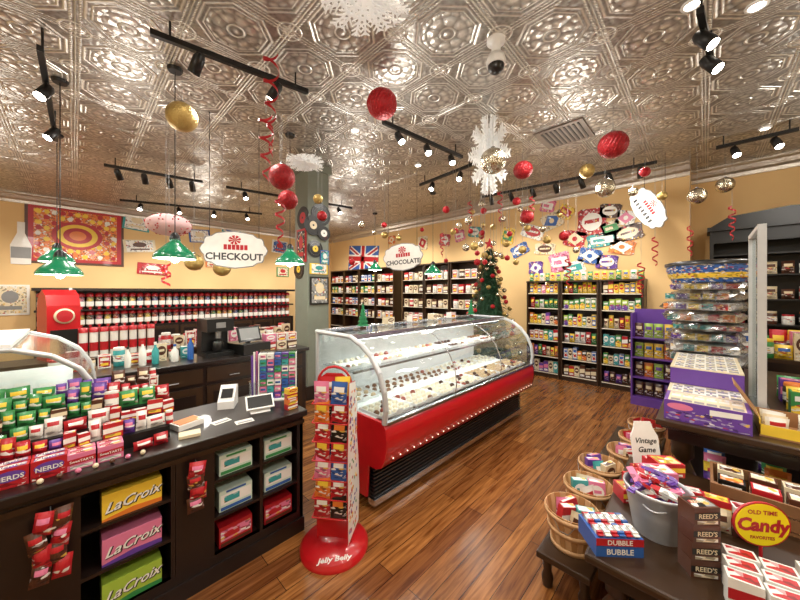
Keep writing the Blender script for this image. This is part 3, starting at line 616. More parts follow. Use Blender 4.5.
# ---------- hanging signs
def plaque(w,h):
    q=[(.5,0),(.475,.1),(.44,.16),(.435,.27),(.41,.34),(.34,.36),(.27,.45),(.14,.49)]
    pts=[(w*x,h*y) for x,y in q]+[(0,h*.52)]+[(-w*x,h*y) for x,y in q[::-1]]
    return pts+[(-x,-y) for x,y in pts[1:-1]]
def hangsign(loc,w,h,txt,rot,label,ts,roll=0.):
    u=new('hanging_sign',None,loc,rot=rot,label=label,cat='sign')
    b=B();b.poly(plaque(w,h),.02,P['gray']);b.poly(plaque(w*.975,h*.95),.022,P['white'],Matrix.Translation((0,0,-.001)))
    if txt:b.text(txt,ts,Matrix.Translation((0,-h*.2,.0225)),M('dark_gray_print','3c3c3e'),0,.03)
    else:
        for k in range(7):b.box(-w*.3+w*.09*k,-w*.3+w*.09*k+.035,-h*.28,-h*.12,.021,.0225,M('dark_gray_print','3c3c3e'))
    for k in range(6):b.poly([( -.16*w+w*.06*k,h*.0),(-.13*w+w*.06*k+.012,h*.0),(-.13*w+w*.06*k+.012,h*.14),(-.16*w+w*.06*k,h*.14)],.023,P['red'])
    for k in range(8):
        a=PI*k/4;b.poly([(0,h*.27),(.16*h*cos(a),h*.27+.13*h*sin(a)),(.16*h*cos(a+.5),h*.27+.13*h*sin(a+.5))],.0235,P['red'])
    new('plaque',b,par=u,rot=(0,0,roll))
    L=CZ-loc[2]
    for x in (-w*.36,w*.36):
        xx=x*cos(roll)-h*.3*sin(roll);yy=x*sin(roll)+h*.3*cos(roll)
        new('wire',B().cyl((xx,yy,.01),(xx,L,.01),.003,BLK,n=6),par=u)
hangsign(at(235,250,3.5),.68,.40,'CHECKOUT',(PI/2,0,-.45),'white plaque checkout sign hanging on two wires',.105)
hangsign(at(403,257,5.0),.70,.42,'CHOCOLATE',(PI/2,0,-1.25),'white plaque chocolate sign hanging on two wires',.098,.06)
hangsign(at(648,208,4.6),.72,.34,None,(PI/2,0,-1.95),'white plaque sign tilted on wires near the wall',.11,-1.05)
# ---------- pendants
def pendant(loc,s=1.):
    L=CZ-loc[2]
    u=new('pendant_lamp',None,loc,label='green enamel pendant lamp hanging on a black cord',cat='pendant lamp',group='green pendant lamps')
    new('lamp_shade',B().lathe([(.17*s,0),(.172*s,.02*s),(.15*s,.06*s),(.09*s,.12*s),(.045*s,.16*s),(.045*s,.19*s)],GRN,28,cap=False),par=u)
    new('shade_lining',B().lathe([(.168*s,.002),(.145*s,.058*s),(.085*s,.115*s),(.04*s,.15*s)],SHIN,28,cap=False),par=u)
    new('cap',B().lathe([(.047*s,.18*s),(.04*s,.22*s),(.015,.25*s)],BLK,14),par=u)
    new('bulb',B().sph((0,0,.0*s),.035*s,BULB,12,8),par=u)
    new('cord',B().cyl((0,0,.22*s),(0,0,L),.004,BLK,n=6),par=u)
    new('canopy',B().lathe([(.05,L-.03),(.06,L-.01),(.06,L)],BLK,14),par=u)
    li=bpy.data.lights.new('lamp','POINT');li.energy=8;li.color=(1,.95,.86);li.shadow_soft_size=.04
    lo=bpy.data.objects.new('lamp_light',li);C.objects.link(lo);lo.location=(loc[0],loc[1],loc[2]-.06)
for px,py,d,s in ((60,275,2.9,.92),(57,262,3.9,.95),(175,259,2.75,.92),(290,264,3.9,1.),(433,274,6.2,1.),(375,270,7.8,1.)):pendant(at(px,py,d),s)
# ---------- ornaments
def hang(name,mb,loc,label,cat,top,group=None,rot=None,r=.002):
    u=new(name,None,loc,label=label,cat=cat,group=group)
    new('body',mb,par=u,rot=rot);new('string',B().cyl((0,0,top),(0,0,CZ-loc[2]),r,P['gray'] if r<.003 else BLK,n=5),par=u)
def ball(r,mat,facet=False,rib=False):
    b=B().lathe([(max(1e-4,r*sin(PI*j/14)),-r*cos(PI*j/14)) for j in range(15)],mat,48 if rib else 22,cap=False,smooth=not (facet or rib),mod=(lambda a,z:1+.06*abs(sin(a*12+z*40))) if rib else None);b.lathe([(r*.16,r*.96),(r*.16,r*1.12),(0,r*1.14)],CHR,8);return b
orn=[(182,117,2.6,.115,GOLD,'gold glitter'),(282,177,3.0,.12,REDG,'red patterned'),(382,104,2.85,.13,REDF,'red honeycomb paper'),(493,161,3.0,.12,SILV,'mirrored'),(523,170,3.6,.1,REDG,'red patterned honeycomb'),(613,145,3.2,.13,REDG,'red patterned honeycomb'),(605,188,3.8,.11,SILV,'silver mirrored'),(697,196,4.0,.1,SILV,'mirrored'),(725,185,4.2,.1,SILV,'mirrored'),(527,217,4.3,.09,REDG,'red patterned'),(587,171,3.6,.08,GOLD,'gold'),(645,172,4.,.06,REDF,'red'),(564,236,4.6,.07,REDF,'red'),(547,240,4.9,.06,GOLD,'gold'),(322,216,3.8,.06,REDG,'red patterned'),(633,192,4.3,.06,SILV,'silver'),(194,262,3.7,.1,GOLD,'gold'),(222,268,3.9,.1,GOLD,'gold'),(288,200,3.3,.1,REDG,'red patterned'),(318,199,3.3,.05,GOLD,'gold'),(576,250,4.8,.05,SILV,'silver'),(662,196,4.2,.06,GOLD,'gold'),(352,262,7.,.07,REDF,'red')]
k3=[(REDF,'red'),(GOLD,'gold'),(SILV,'silver')]
pos=[(Vector(at(o[0],o[1],o[2])),o[3]) for o in orn]
def tryadd(n,fx,fy,fd,fr_):
    k=0;c=0
    while k<n and c<900:
        c+=1;px,py,d,r=fx(),fy(),fd(),fr_();v=Vector(at(px,py,d))
        if v.z+r*1.2>CZ-.08 or any((v-w_).length<r*1.2+q_*1.2+.03 or ((v.xy-w_.xy).length<r+q_*.2+.02) for w_,q_ in pos):continue
        pos.append((v,r));m=k3[k%3];orn.append((px,py,d,r,m[0],m[1]));k+=1
tryadd(42,lambda:R.gauss(490,26),lambda:R.uniform(200,264),lambda:R.uniform(4.2,5.6),lambda:R.uniform(.035,.06))
tryadd(6,lambda:R.uniform(360,440),lambda:R.uniform(222,240),lambda:R.uniform(5.2,6.2),lambda:R.uniform(.04,.065))
for px,py,d,r,m,nm in orn:hang('hanging_ornament',ball(r,m,m is SILV,'honeycomb' in nm),at(px,py,d),f'{nm} ball ornament hanging from the ceiling',  'ornament',r*1.1,'hanging ball ornaments')
def spiral(L,r,turns,mat,w=.03):
    b=B();n=int(turns*14);vs=[]
    for i in range(n+1):
        a=2*PI*turns*i/n;q=r*(.6+.4*sin(i*.05+1));z=-L*i/n;vs+= [(q*cos(a),q*sin(a),z),(q*cos(a),q*sin(a),z-w)]
    b.add(vs,[(2*i,2*i+1,2*i+3,2*i+2) for i in range(n)],mat,None,True);return b
RIBB=M('red_ribbon','a8121c',.4)
for px,py,d,L,r,t in ((271,36,2.45,.85,.06,5),(266,112,2.7,.6,.06,4),(280,195,3.1,.5,.05,4),(641,262,4.6,.5,.05,4),(732,205,4.2,.45,.04,4),(568,258,5.,.45,.05,4),(442,232,5.2,.4,.04,4),(532,195,4.5,.35,.04,3),(690,225,4.2,.4,.035,3),(655,236,4.4,.4,.04,3),(500,190,4.6,.5,.04,4),(470,200,5.,.5,.04,4),(166,262,3.,.22,.04,2)):
    p=at(px,py,d);p=(p[0],p[1],min(p[2],CZ-.06));hang('ribbon_curl',spiral(L,r,t,RIBB,.024),p,'red foil ribbon curl hanging from the ceiling','ribbon',-.01,'hanging ribbon curls')
WPAP=M('glowing_white_paper','f6f5f2',.7,es=.1)  # faint emission in the material brightens the paper by itself
def snow(R0,H,plates,spokes,wd=.012,flat=False):
    b=B()
    for k in range(plates):
        T=Matrix.Rotation(PI*k/plates+.2,4,'Z')@fr((0,0,0),(1,0,0),(0,0,1)) if not flat else Matrix.Rotation(.25*k,4,'Z')@Matrix.Rotation(.3*math.cos(k*2.),4,'X')
        def bar(p,q,w_=wd):
            p=Vector((p[0]*R0,p[1]*H,0));q=Vector((q[0]*R0,q[1]*H,0));d=q-p
            if d.length<1e-5:return
            n=Vector((-d.y,d.x,0)).normalized()*w_/2;z=Vector((0,0,.002))
            vs=[p-n,q-n*.6,q+n*.6,p+n];vs=[v-z for v in vs]+[v+z for v in vs]
            b.add([tuple(v) for v in vs],[(3,2,1,0),(4,5,6,7),(0,1,5,4),(1,2,6,5),(2,3,7,6),(3,0,4,7)],WPAP,T)
        for s_ in range(spokes):
            a=2*PI*s_/spokes;e=(cos(a),sin(a));bar((0,0),e,wd*1.6)
            for t in (.35,.5,.65,.8,.93):
                L=.2*(1.25-t)+.08
                for sg in (-1,1):
                    a2=a+sg*.85;bar((e[0]*t,e[1]*t),(e[0]*t+L*cos(a2),e[1]*t+L*sin(a2)),wd*1.2)
        for q_ in (.3,.55):
            for s_ in range(spokes):
                a=2*PI*s_/spokes;a3=a+2*PI/spokes;bar((q_*cos(a),q_*sin(a)),(q_*cos(a3),q_*sin(a3)),wd*1.4)
    return b
hang('paper_snowflake',snow(.27,.27,3,10,.012,True),at(365,-4,1.92),'large white lacy paper snowflake hanging from the ceiling','snowflake',.02,'paper snowflakes')
hang('paper_snowflake',snow(.22,.43,5,10,.018),at(489,155,3.5),'tall white lacy paper snowflake hanging from the ceiling','snowflake',.35,'paper snowflakes')
hang('paper_snowflake',snow(.2,.2,4,12,.012,True),at(305,163,3.6),'flat white lacy paper snowflake hanging from the ceiling','snowflake',.02,'paper snowflakes')
b=B().lathe([(.02,-.11)]+[(.2*sin(PI*k/12)+.001,-.11*cos(PI*k/12)) for k in range(1,12)]+[(.02,.11)],M('pink_paper','e6bfc0',.7),24)
for k in range(90):
    a=R.uniform(0,6.28);t_=R.uniform(.5,2.6);q=.201*sin(t_);b.sph((q*cos(a),q*sin(a),-.111*cos(t_)),.008,P['red'],6,4)
hang('paper_lantern',b,at(169,225,3.3),'pink dotted paper lantern hanging from the ceiling','paper lantern',.12)
# security camera dome, vent
p=fl(496,40,CZ);u=new('dome_camera',None,(p[0],p[1],CZ),label='white ceiling camera with black dome',cat='security camera')
new('mount',B().lathe([(.035,-.12),(.035,-.02),(.07,-.02),(.07,0)],WHT,20),par=u);new('housing',B().lathe([(.07,-.2),(.075,-.17),(.06,-.12),(.03,-.12)],WHT,20),par=u)
new('dome',B().lathe([(1e-4,-.26)]+[(.062*sin(PI*k/12),-.2-.062*cos(PI*k/12)) for k in range(1,7)],P['black'],20),par=u)
p=fl(564,134,CZ);b=B().box(-.27,.27,-.27,.27,-.02,0,M('vent_frame','8a8078',.5,.5))
for k in range(9):b.box(-.22,.22,-.22+.05*k,-.20+.05*k,-.03,-.02,M('vent_slat','4a4440',.5))
new('ceiling_vent',b,(p[0],p[1],CZ),.0,label='square metal air vent in the tin ceiling',cat='vent')
# ---------- track lights & cans
def track(pa,pb,z=3.42):
    a=Vector(fl(*pa,z));b_=Vector(fl(*pb,z));d=(b_-a);u=new('lighting_track',None,a,label='black lighting track fixed under the ceiling',cat='lighting track',group='lighting tracks')
    T=Matrix.Rotation(math.atan2(d.y,d.x),4,'Z');L=d.length
    new('rail',B().box(0,L,-.018,.018,-.02,.02,BLK,T),par=u);
    for q in (.1,.9):
        v=T@Vector((L*q,0,0));new('hanger',B().cyl((v.x,v.y,.02),(v.x,v.y,CZ-z),.008,BLK,n=6),par=u)
    return a,b_
hd=new('track_light',None,(0,0,-5),label='black cylindrical spotlight on a ceiling track',cat='track light',group='track spotlights')
new('stem',B().cyl((0,0,0),(0,0,.07),.01,BLK),par=hd)
q_=B();Tt=Matrix.Rotation(.6,4,'Y');q_.lathe([(.03,.06),(.04,.03),(.042,-.09),(.038,-.09)],BLK,16,T=Tt,cap=False).lathe([(0,.07),(.03,.06)],BLK,16,T=Tt,cap=False);new('housing',q_,par=hd)
new('lens',B().lathe([(.037,-.084),(.0,-.088)],BULB,16,T=Tt,cap=False),par=hd)
def heads(a,b,n,rz):
    for i in range(n):
        p=a.lerp(b,(i+.5)/n);z=a.z-.09
        if i==0 and hd.location.z<0:hd.location=(p.x,p.y,z);hd.rotation_euler[2]=rz
        else:dup(hd,(p.x,p.y,z),rz+R.uniform(-.4,.4))
a,b_=track((150,32),(308,92));heads(a,b_,2,-1.2)
a,b_=track((104,165),(203,182));heads(a,b_,4,-2)
a,b_=track((120,200),(262,214));heads(a,b_,4,1.5)
a,b_=track((226,187),(352,208));heads(a,b_,4,1.5)
a,b_=track((383,122),(462,157));heads(a,b_,3,1.2)
a,b_=track((420,185),(476,163));heads(a,b_,2,0.)
a,b_=track((482,197),(657,162));heads(a,b_,7,PI)
a,b_=track((716,148),(799,129));heads(a,b_,2,.4)
a,b_=track((40,48),(56,140),3.3);heads(a,b_,2,1.)
a,b_=track((700,10),(712,62),3.35);heads(a,b_,2,1.)
cm=new('recessed_light',None,(0,0,-5),label='round recessed ceiling light with bright lens',cat='ceiling light',group='recessed ceiling lights')
new('trim_ring',B().lathe([(.06,0),(.06,-.012),(.042,-.015),(.042,0)],WHT,20,cap=False),par=cm);new('lens',B().lathe([(.042,-.006),(0,-.006)],BULB,20,cap=False),par=cm)
first=True
for px,py in ((765,128),(757,5),(692,4),(355,130),(418,165)):
    p=fl(px,py,CZ)
    if first:cm.location=p;first=False
    else:dup(cm,p)
# ---------- christmas tree
tx,ty=5.3,2.85
u=new('christmas_tree',None,(tx,ty,0),label='decorated green christmas tree behind the display case',cat='christmas tree')
new('trunk',B().cyl((0,0,0),(0,0,.6),.05,P['brown']),par=u)
b=B()
for k in range(4200):
    z=.35+2.05*(R.random()**1.3);r=.56*(1-(z-.35)/2.15)*R.uniform(.6,1.05);a=R.uniform(0,6.28);L=R.uniform(.07,.13)
    px_,py_=r*cos(a),r*sin(a);dx,dy=cos(a+R.uniform(-.6,.6)),sin(a+R.uniform(-.6,.6));w=.012
    b.add([(px_-dy*w,py_+dx*w,z),(px_+dy*w,py_-dx*w,z),(px_+dx*L,py_+dy*L,z-L*R.uniform(-.2,.7))],[(0,1,2)],TREEG)
b.lathe([(.4,.4),(.02,2.35)],TREEG,16);new('foliage',b,par=u)
om=[B().sph((0,0,0),.04,m,12,8).mesh('ornament') for m in (REDF,GOLD,SILV)]
for k in range(70):
    z=.5+1.8*k/70;r=.58*(1-(z-.35)/2.15)+.03;a=k*2.4;new('ornament',om[k%3],(r*cos(a),r*sin(a),z),par=u)
new('star',B().poly([((.11 if i%2==0 else .045)*sin(i*PI/5),(.11 if i%2==0 else .045)*cos(i*PI/5)) for i in range(10)],.02,REDF,fr((0,0,2.48),(.7,-.7,0),(0,0,1))),par=u)
# ---------- purple spinner fixture
u=new('purple_display_rack',None,(5.75,.52,0),-PI/2,label='purple floor display rack with hanging candy',cat='display rack')
b=B().box(-.25,.25,-.2,.2,0,.1,P['purple']).box(-.25,.25,.17,.2,.1,1.35,P['purple']).box(-.25,-.23,-.2,.2,.1,1.3,P['purple']).box(.23,.25,-.2,.2,.1,1.3,P['purple'])
new('frame',b,par=u)
for k in range(4):new('shelf',B().box(-.23,.23,-.2,.17,.1+.28*k,.115+.28*k,P['purple']),par=u)
for k in range(4):
    for i in range(4):
        q=W2((5.75,.52,0),-PI/2,-.165+.11*i,-.08,.115+.28*k);c=R.choice([4,10,8,6,11]);item('bag',.1,.06,.2,c,q,-PI/2,'in the purple display rack','candy in the purple rack')
# ---------- right upper table
def leg(h,r=.05):
    pr=[(r,0),(r,.04),(r*.6,.06),(r*.9,.1),(r*.55,.14)]
    pr+=[(r*.6,.2),(r*1.25,.32*h/.7),(r*1.3,.42*h/.7),(r*.7,.52*h/.7),(r*.6,.55*h/.7),(r*1.,.58*h/.7),(r,h)]
    return B().lathe([(a_,min(z,h)) for a_,z in pr],DW2,18)
UT=.75
u=new('display_table',None,label='dark wooden display table with turned legs',cat='table')
new('table_top',B().box(2.72,5.2,-1.0,.24,UT-.04,UT,DW2).box(2.745,5.175,-.975,.215,UT-.06,UT-.04,DW),par=u,bevel=.006)
new('apron',B().box(2.78,5.14,-.94,.18,UT-.14,UT-.06,DW),par=u)
for x in (2.85,3.95,5.07):
    for y in (-.87,.11):new('leg',leg(UT-.14,.06),(x,y,0),par=u)
new('lower_shelf',B().box(2.8,5.12,-.92,.16,.2,.24,DW),par=u)
pm=B();pm.box(-.13,.13,-.2,.2,0,.13,P['purple']).poly([(-.12,-.18),(.12,-.18),(.12,.18),(-.12,.18)],.001,P['cream'],Matrix.Translation((0,0,.13)))
T=fr((-.131,0,.065),(0,-1,0),(0,0,1));pm.poly([(-.19,-.06),(.19,-.06),(.19,.0),(0,.015),(-.19,-.01)],.0006,PA['purple'],T);pm.poly([(-.12+.13*cos(a*PI/8)*.5,.03+.022*sin(a*PI/8)) for a in range(16)],.0012,P['pink'],T);pm.poly([(.02,.01),(.16,.02),(.16,.05),(.02,.045)],.0012,P['white'],T)
for i in range(24):pm.box(-.11+.055*(i%4),-.065+.055*(i%4),-.17+.058*(i//4),-.122+.058*(i//4),.131,.1325,[P['gray'],PA['cream'],P['white'],P['cream']][(i*7)%4])
pmm=pm.mesh('candy_carton')
pw=B();pw.box(-.13,.13,-.2,.2,0,.13,P['cream']).poly([(-.12,-.18),(.12,-.18),(.12,.18),(-.12,.18)],.001,P['white'],Matrix.Translation((0,0,.13))).box(-.131,-.13,-.2,.2,.0,.12,P['purple']).box(-.13,.13,.2,.2008,.0,.12,P['purple'])
for i in range(30):
    x=-.115+.046*(i%5);y=-.175+.06*(i//5);pw.box(x,x+.04,y,y+.05,.131,.1325,P[['gray','cream','gray','white'][(i*5)%4]]);pw.box(x+.005,x+.035,y+.02,y+.032,.1325,.133,P[['gray','white','purple'][i%3]])
pwm=pw.mesh('candy_carton')
for i in range(5):
    m,l=(pmm,'purple printed candy carton on the dark display table') if i==0 else (pwm,'white and purple candy carton on the display table')
    new('candy_carton',m,(2.9+.265*i,0.0,UT),R.uniform(-.01,.01),label=l,cat='candy carton',group='cartons on the display table')
for i in range(3):new('candy_carton',pwm,(3.43+.265*i,0.0,UT+.134),label='white and purple candy carton stacked on others',cat='candy carton',group='cartons on the display table')
# open shipping box with packs
u=new('open_carton',None,(2.96,-.45,UT),label='open brown display carton of candy packs',cat='carton')
b=B().box(-.14,.14,-.22,.22,0,.01,CARD).box(-.14,-.135,-.22,.22,.01,.07,P['yellow']).box(.135,.14,-.22,.22,.01,.1,CARD).box(-.14,.14,-.22,-.215,.01,.1,P['yellow']).box(-.14,.14,.215,.22,.01,.1,P['yellow'])
T=fr((-.141,0,.04),(0,-1,0),(0,0,1));b.text('LOVE',.045,T,P['red']);new('tray',b,par=u)
new('lid',B().poly([(0,0),(.26,0),(.24,.2),(.02,.2)],.005,CARD,fr((-.12,.222,.1),(1,0,0),(0,.5,.86))),par=u)
for i in range(12):item('bag',.1,.04,.1,[7,13,15,7][i%4],(2.88+.055*(i%4),-.6+.15*(i//4),UT+.012),0,'standing in the open carton','packs in the open carton',tilt=(R.uniform(-.2,.2),0,-PI/2+R.uniform(-.3,.3)))
# metal framed panel
u=new('framed_panel_stand',None,label='tall steel framed clear panel standing on the table',cat='display panel')
new('frame',B().box(3.15,3.18,-.29,-.25,UT,2.05,ALU).box(3.75,3.78,-.29,-.25,UT,2.05,ALU).box(3.18,3.75,-.29,-.25,2.02,2.05,ALU).box(3.12,3.8,-.33,-.25,UT,UT+.02,STEEL),par=u)
new('panel',B().box(3.18,3.75,-.273,-.268,UT+.02,2.02,PANEL),par=u)
# stack of clear bagged candy
def sup(a):return 1/((abs(cos(a))**4+abs(sin(a))**4)**.25)
ux=4.55;z=UT+.14
for k in range(8):
    h=R.uniform(.085,.115);b=B();rr_=R.uniform(.26,.32)
    b.box(-rr_*.8,rr_*.8,-rr_*.8,rr_*.8,.015,h*.75,PA[R.choice(['white','cream','white','brown','gray'])]);
    for q in range(5):b.box(-rr_*.85,-rr_*.8,-rr_*.75+q*.1,-rr_*.75+q*.1+.08,.02,h*.75,PA[R.choice(['yellow','teal','purple','orange','white','red'])])
    ph=R.uniform(0,6)
    b.lathe([(rr_*.75,.0),(rr_*.92,h*.1),(rr_,h*.35),(rr_*1.01,h*.65),(rr_*.93,h*.9),(rr_*.75,h)],WRAP,36,mod=lambda a,z_:sup(a)*(1+.05*sin(a*5+z_*40+ph)+.05*sin(a*13+ph-z_*90)),smooth=False)
    new('bagged_candy_pack',b,(ux+R.uniform(-.04,.04),R.uniform(-.03,.03),z),R.uniform(-.25,.25),label='bulky clear plastic bag of candy in a tall stack',cat='candy pack',group='stack of bagged candy packs');z+=h
new('candy_carton',B().box(-.2,.3,-.24,.22,0,.139,P['brown']),(ux,-.02,UT),label='brown carton under the stack of bagged packs',cat='candy carton')
u=new('candy_bucket',None,(ux,-.02,z),label='blue and yellow candy tub topping the stack',cat='candy tub')
b=B().lathe([(.28,0),(.33,.13),(.33,.18)],PA['blue'],24).lathe([(.345,.17),(.345,.2),(.3,.215),(0,.22)],P['black'],24)
b.lathe([(.305,.04),(.322,.09)],PA['yellow'],24,cap=False)
new('tub',b,par=u)
for i in range(14):item(['box','bag','tub'][i%3],.12,.1,.17,R.randrange(16),(3.45+.14*(i%5),-.48-.2*(i//5),UT),-PI/2,'on the display table','mixed candy on the display table')
for i in range(12):item('bag',.12,.08,.16,R.randrange(16),(2.95+.17*(i%6),-.05-.3*(i//6),.24),-PI/2,'on the lower table shelf','candy on the lower shelf')
# ---------- black hutch on alcove wall
u=new('black_hutch',None,label='tall black hutch with open lit shelves',cat='cabinet')
b=B().box(7.06,7.1,-1.6,-.05,0,2.5,BLK).box(6.65,7.06,-.09,-.05,0,2.5,BLK).box(6.65,7.06,-1.6,-1.56,0,2.5,BLK).box(6.6,7.1,-1.65,-.02,2.5,2.56,BLK).box(6.65,6.68,-1.56,-.09,2.32,2.5,BLK).box(6.64,7.1,-1.62,-.03,0,.8,DW)
b.poly([(0,0),(1.55,0),(1.35,.14),(.775,.2),(.2,.14)],.04,BLK,fr((6.68,-.05,2.56),(0,-1,0),(0,0,1)))
new('body',b,par=u)
for z in (1.15,1.5,1.85,2.15):new('shelf',B().box(6.68,7.06,-1.56,-.09,z-.02,z,BLK),par=u)
for z in (.8,1.15,1.5,1.85):
    for i in range(9):item(R.choice(['box','bag','tub']),.12,.1,R.choice([.14,.18]),R.choice([0,7,8,8,13,3,14]),(6.85,-.2-.155*i,z),-PI/2,'on the black hutch shelf','candy on the black hutch')
u=new('low_candy_table',None,label='dark low table with heaped colourful candy',cat='table')
new('table_top',B().box(5.5,6.3,-1.4,-.25,.8,.84,DW2),par=u)
for x in (5.55,6.25):
    for y in (-1.35,-.3):new('leg',B().box(x-.03,x+.03,y-.03,y+.03,0,.8,DW2),par=u)
for i in range(24):item(R.choice(['box','bag','tub']),.14,.1,R.choice([.16,.22,.3]),R.randrange(16),(5.6+.2*(i//8),-.36-.14*(i%8),.84),-PI/2,'on the low dark table','candy on the low table')
# ---------- lower tier table + bench at front
LT=.45
u=new('tiered_table',None,label='low dark wooden table with rounded edge and turned legs',cat='table')
new('table_top',B().box(1.56,2.72,-.9,.385,LT-.04,LT,DW2),par=u,bevel=.012)
new('apron',B().box(1.61,2.69,-.86,.34,LT-.12,LT-.04,DW),par=u)
for x in (1.67,2.62):
    for y in (-.8,.28):new('leg',leg(LT-.12,.045),(x,y,0),par=u)
new('lower_shelf',B().box(1.63,2.68,-.86,.33,.08,.12,DW),par=u)
BZ=.2
u=new('low_bench',None,label='low dark wooden bench carrying bushel baskets',cat='bench')
new('seat',B().poly([(1.74,.4),(2.74,.4),(2.74,.27),(3.95,.27),(3.95,.66),(1.74,.66)],.035,DW2,Matrix.Translation((0,0,BZ-.035))),par=u,bevel=.006)
for x,y in ((1.8,.44),(1.8,.62),(2.85,.32),(2.85,.62),(3.85,.32),(3.85,.62)):new('leg',B().lathe([(.025,0),(.03,.05),(.02,.08),(.03,BZ-.035)],DW2,12),(x,y,0),par=u)
u=bk0=new('bushel_basket',None,label='round wooden bushel basket with wire handles',cat='basket',group='bushel baskets on the bench')
n=24;b=B();r0,r1,h=.1,.135,.2
for i in range(n):
    a=2*PI*i/n;a2=2*PI*(i+.92)/n;m=BASK if i%2 else BASK2;th=.004
    b.add([(r0*cos(a),r0*sin(a),.0),(r0*cos(a2),r0*sin(a2),.0),(r1*cos(a2),r1*sin(a2),h),(r1*cos(a),r1*sin(a),h),((r0-th)*cos(a),(r0-th)*sin(a),.0),((r0-th)*cos(a2),(r0-th)*sin(a2),.0),((r1-th)*cos(a2),(r1-th)*sin(a2),h),((r1-th)*cos(a),(r1-th)*sin(a),h)],[(0,1,2,3),(7,6,5,4),(3,2,6,7),(0,3,7,4),(1,5,6,2)],m)
b.lathe([(r0,0),(0,.001)],BASK,n,cap=False);new('slats',b,par=u)
for z in (h*.9,h*.5,h*.06):
    rr_=r0+(r1-r0)*(z/h)+.003;new('band',B().lathe([(rr_,z-.012),(rr_+.004,z-.012),(rr_+.005,z+.012),(rr_+.001,z+.012)],BASK2,28,cap=False),par=u)
for sg in (-1,1):
    new('handle',B().tube([(sg*(r1+.004)*cos(t_),(r1+.004)*sin(t_),h*.9+(-.05 if abs(t_)<.2 else 0)) for t_ in (-.4,-.15,.15,.4)],.002,STEEL,6),par=u)
bpos=[(1.93,.535),(2.25,.53),(2.58,.53),(2.93,.42),(3.27,.4),(3.65,.39)]
bk0.location=(*bpos[0],BZ)
for i,(x,y) in enumerate(bpos):
    if i:dup(bk0,(x,y,BZ),i*1.1)
    for k in range(5):
        a=k*1.256+i;c=R.choice([5,4,0,13,7,9]);item('bag' if (k+i)%2 else 'box',.09,.04,.14,c,(x+.05*cos(a),y+.05*sin(a),BZ+.08),0,'in a wooden bushel basket','candy in bushel baskets',tilt=(R.uniform(-.25,.25),R.uniform(-.25,.25),-.8+R.uniform(-.5,.5)))
T=fr((0,0,0),(1,0,0),(0,.2,.98));vb=B().poly([(-.085,0),(.085,0),(.085,.2),(.06,.25),(.05,.29),(-.05,.29),(-.06,.25),(-.085,.2)],.012,P['white'],T);vb.text('Vintage',.046,T@Matrix.Translation((0,.17,.013)),P['black'],.3);vb.text('Game',.046,T@Matrix.Translation((0,.115,.013)),P['black'],.3)
new('white_game_card',vb,(2.6,.27,LT),-.85,label='white shaped card with script lettering beside the baskets',cat='card')
# bubble gum box
db=B();w,d,h=.2,.15,.08;db.box(-w/2,w/2,-d/2,d/2,0,h,P['blue']);T=fr((0,-d/2-.001,h/2),(1,0,0),(0,0,1))
db.poly([(-w/2,h*.1),(w/2,h*.1),(w/2,h*.5),(-w/2,h*.5)],.0006,P['red'],T).text('DUBBLE',.03,T@Matrix.Translation((0,.022,.001)),P['white']);db.text('BUBBLE',.034,T@Matrix.Translation((0,-.018,.001)),P['white'])
GX,GY=1.70,.315
new('bubble_gum_box',db,(GX,GY,LT),-.85,label='blue and red bubble gum carton on the low table',cat='candy box',bevel=.003)
def bar(L,w,h,c):
    k=('bar',L,c)
    if k not in MB_:MB_[k]=B().box(-L/2,L/2,-w/2,w/2,0,h,P[c]).box(-L/2-.012,-L/2,-w/2,w/2,h*.4,h*.6,P[c]).box(L/2,L/2+.012,-w/2,w/2,h*.4,h*.6,P[c]).box(-L*.3,L*.3,-w/2-.0005,w/2+.0005,-.0004,h+.0005,PA['white' if c in('red','blue') else c]).mesh('candy_bar')
    return MB_[k]
for i in range(12):
    v=W2((GX,GY,LT+.08),-.85,-.075+.03*(i%6),.035-.07*(i//6),.001)
    new('candy_bar',bar(.055,.024,.018,['red','blue','red','white'][i%4]),v,-.85+PI/2,label=['red','blue','red','white'][i%4]+' wrapped gum bar on the gum carton',cat='candy bar',group='gum bars on the gum carton')
# bucket
bx,by=1.95,.165
u=new('metal_bucket',None,(bx,by,LT),label='galvanized metal bucket filled with candy bars',cat='bucket')
new('pail',B().lathe([(.095,0),(.097,.01),(.11,.09),(.113,.1),(.114,.11),(.13,.2),(.136,.205),(.136,.215),(.13,.218),(.126,.2),(.093,.012),(0,.012)],GALV,36,cap=False),par=u)
for sg in (-1,1):new('handle',B().tube([(sg*(.128+.03*sin(PI*k/6)),-.04+.08*k/6,.17) for k in range(7)],.004,GALV,6),par=u)
for i in range(36):
    a=R.uniform(0,6.28);q=.085*math.sqrt(R.random());c=['red','purple','pink','red','red','purple'][i%6]
    new('candy_bar',bar(.12,.03,.014,c),(bx+q*cos(a),by+q*sin(a),LT+.17+.065*(i/36)),rot=(R.uniform(-.5,.5),R.uniform(-.5,.5),R.uniform(0,6)),label=f'{c} wrapped candy bar heaped in the metal bucket',cat='candy bar',group='candy bars in the bucket')
rb=pbox(.105,.075,.07,'brown','black',"REED'S",'cream',0,.026).mesh('ginger_candy_box');rz=-.9
for i in range(4):new('ginger_candy_box',rb,(1.79,.02,LT+.0715*i),rz+.06*(i-1),label='brown and red ginger candy box on the low table',cat='candy box',group='ginger candy boxes')
nb=pbox(.092,.06,.115,'white','red',None,'red',0).mesh('candy_box')
for r_ in range(4):
    for i in range(4):
        if r_==3 and i<2:continue
        new('candy_box',nb,(1.69+.075*r_,-.1-.1*i,LT),-PI/2+.2+R.uniform(-.06,.06),label='white and red upright candy box on the low table',cat='candy box',group='white and red candy boxes')
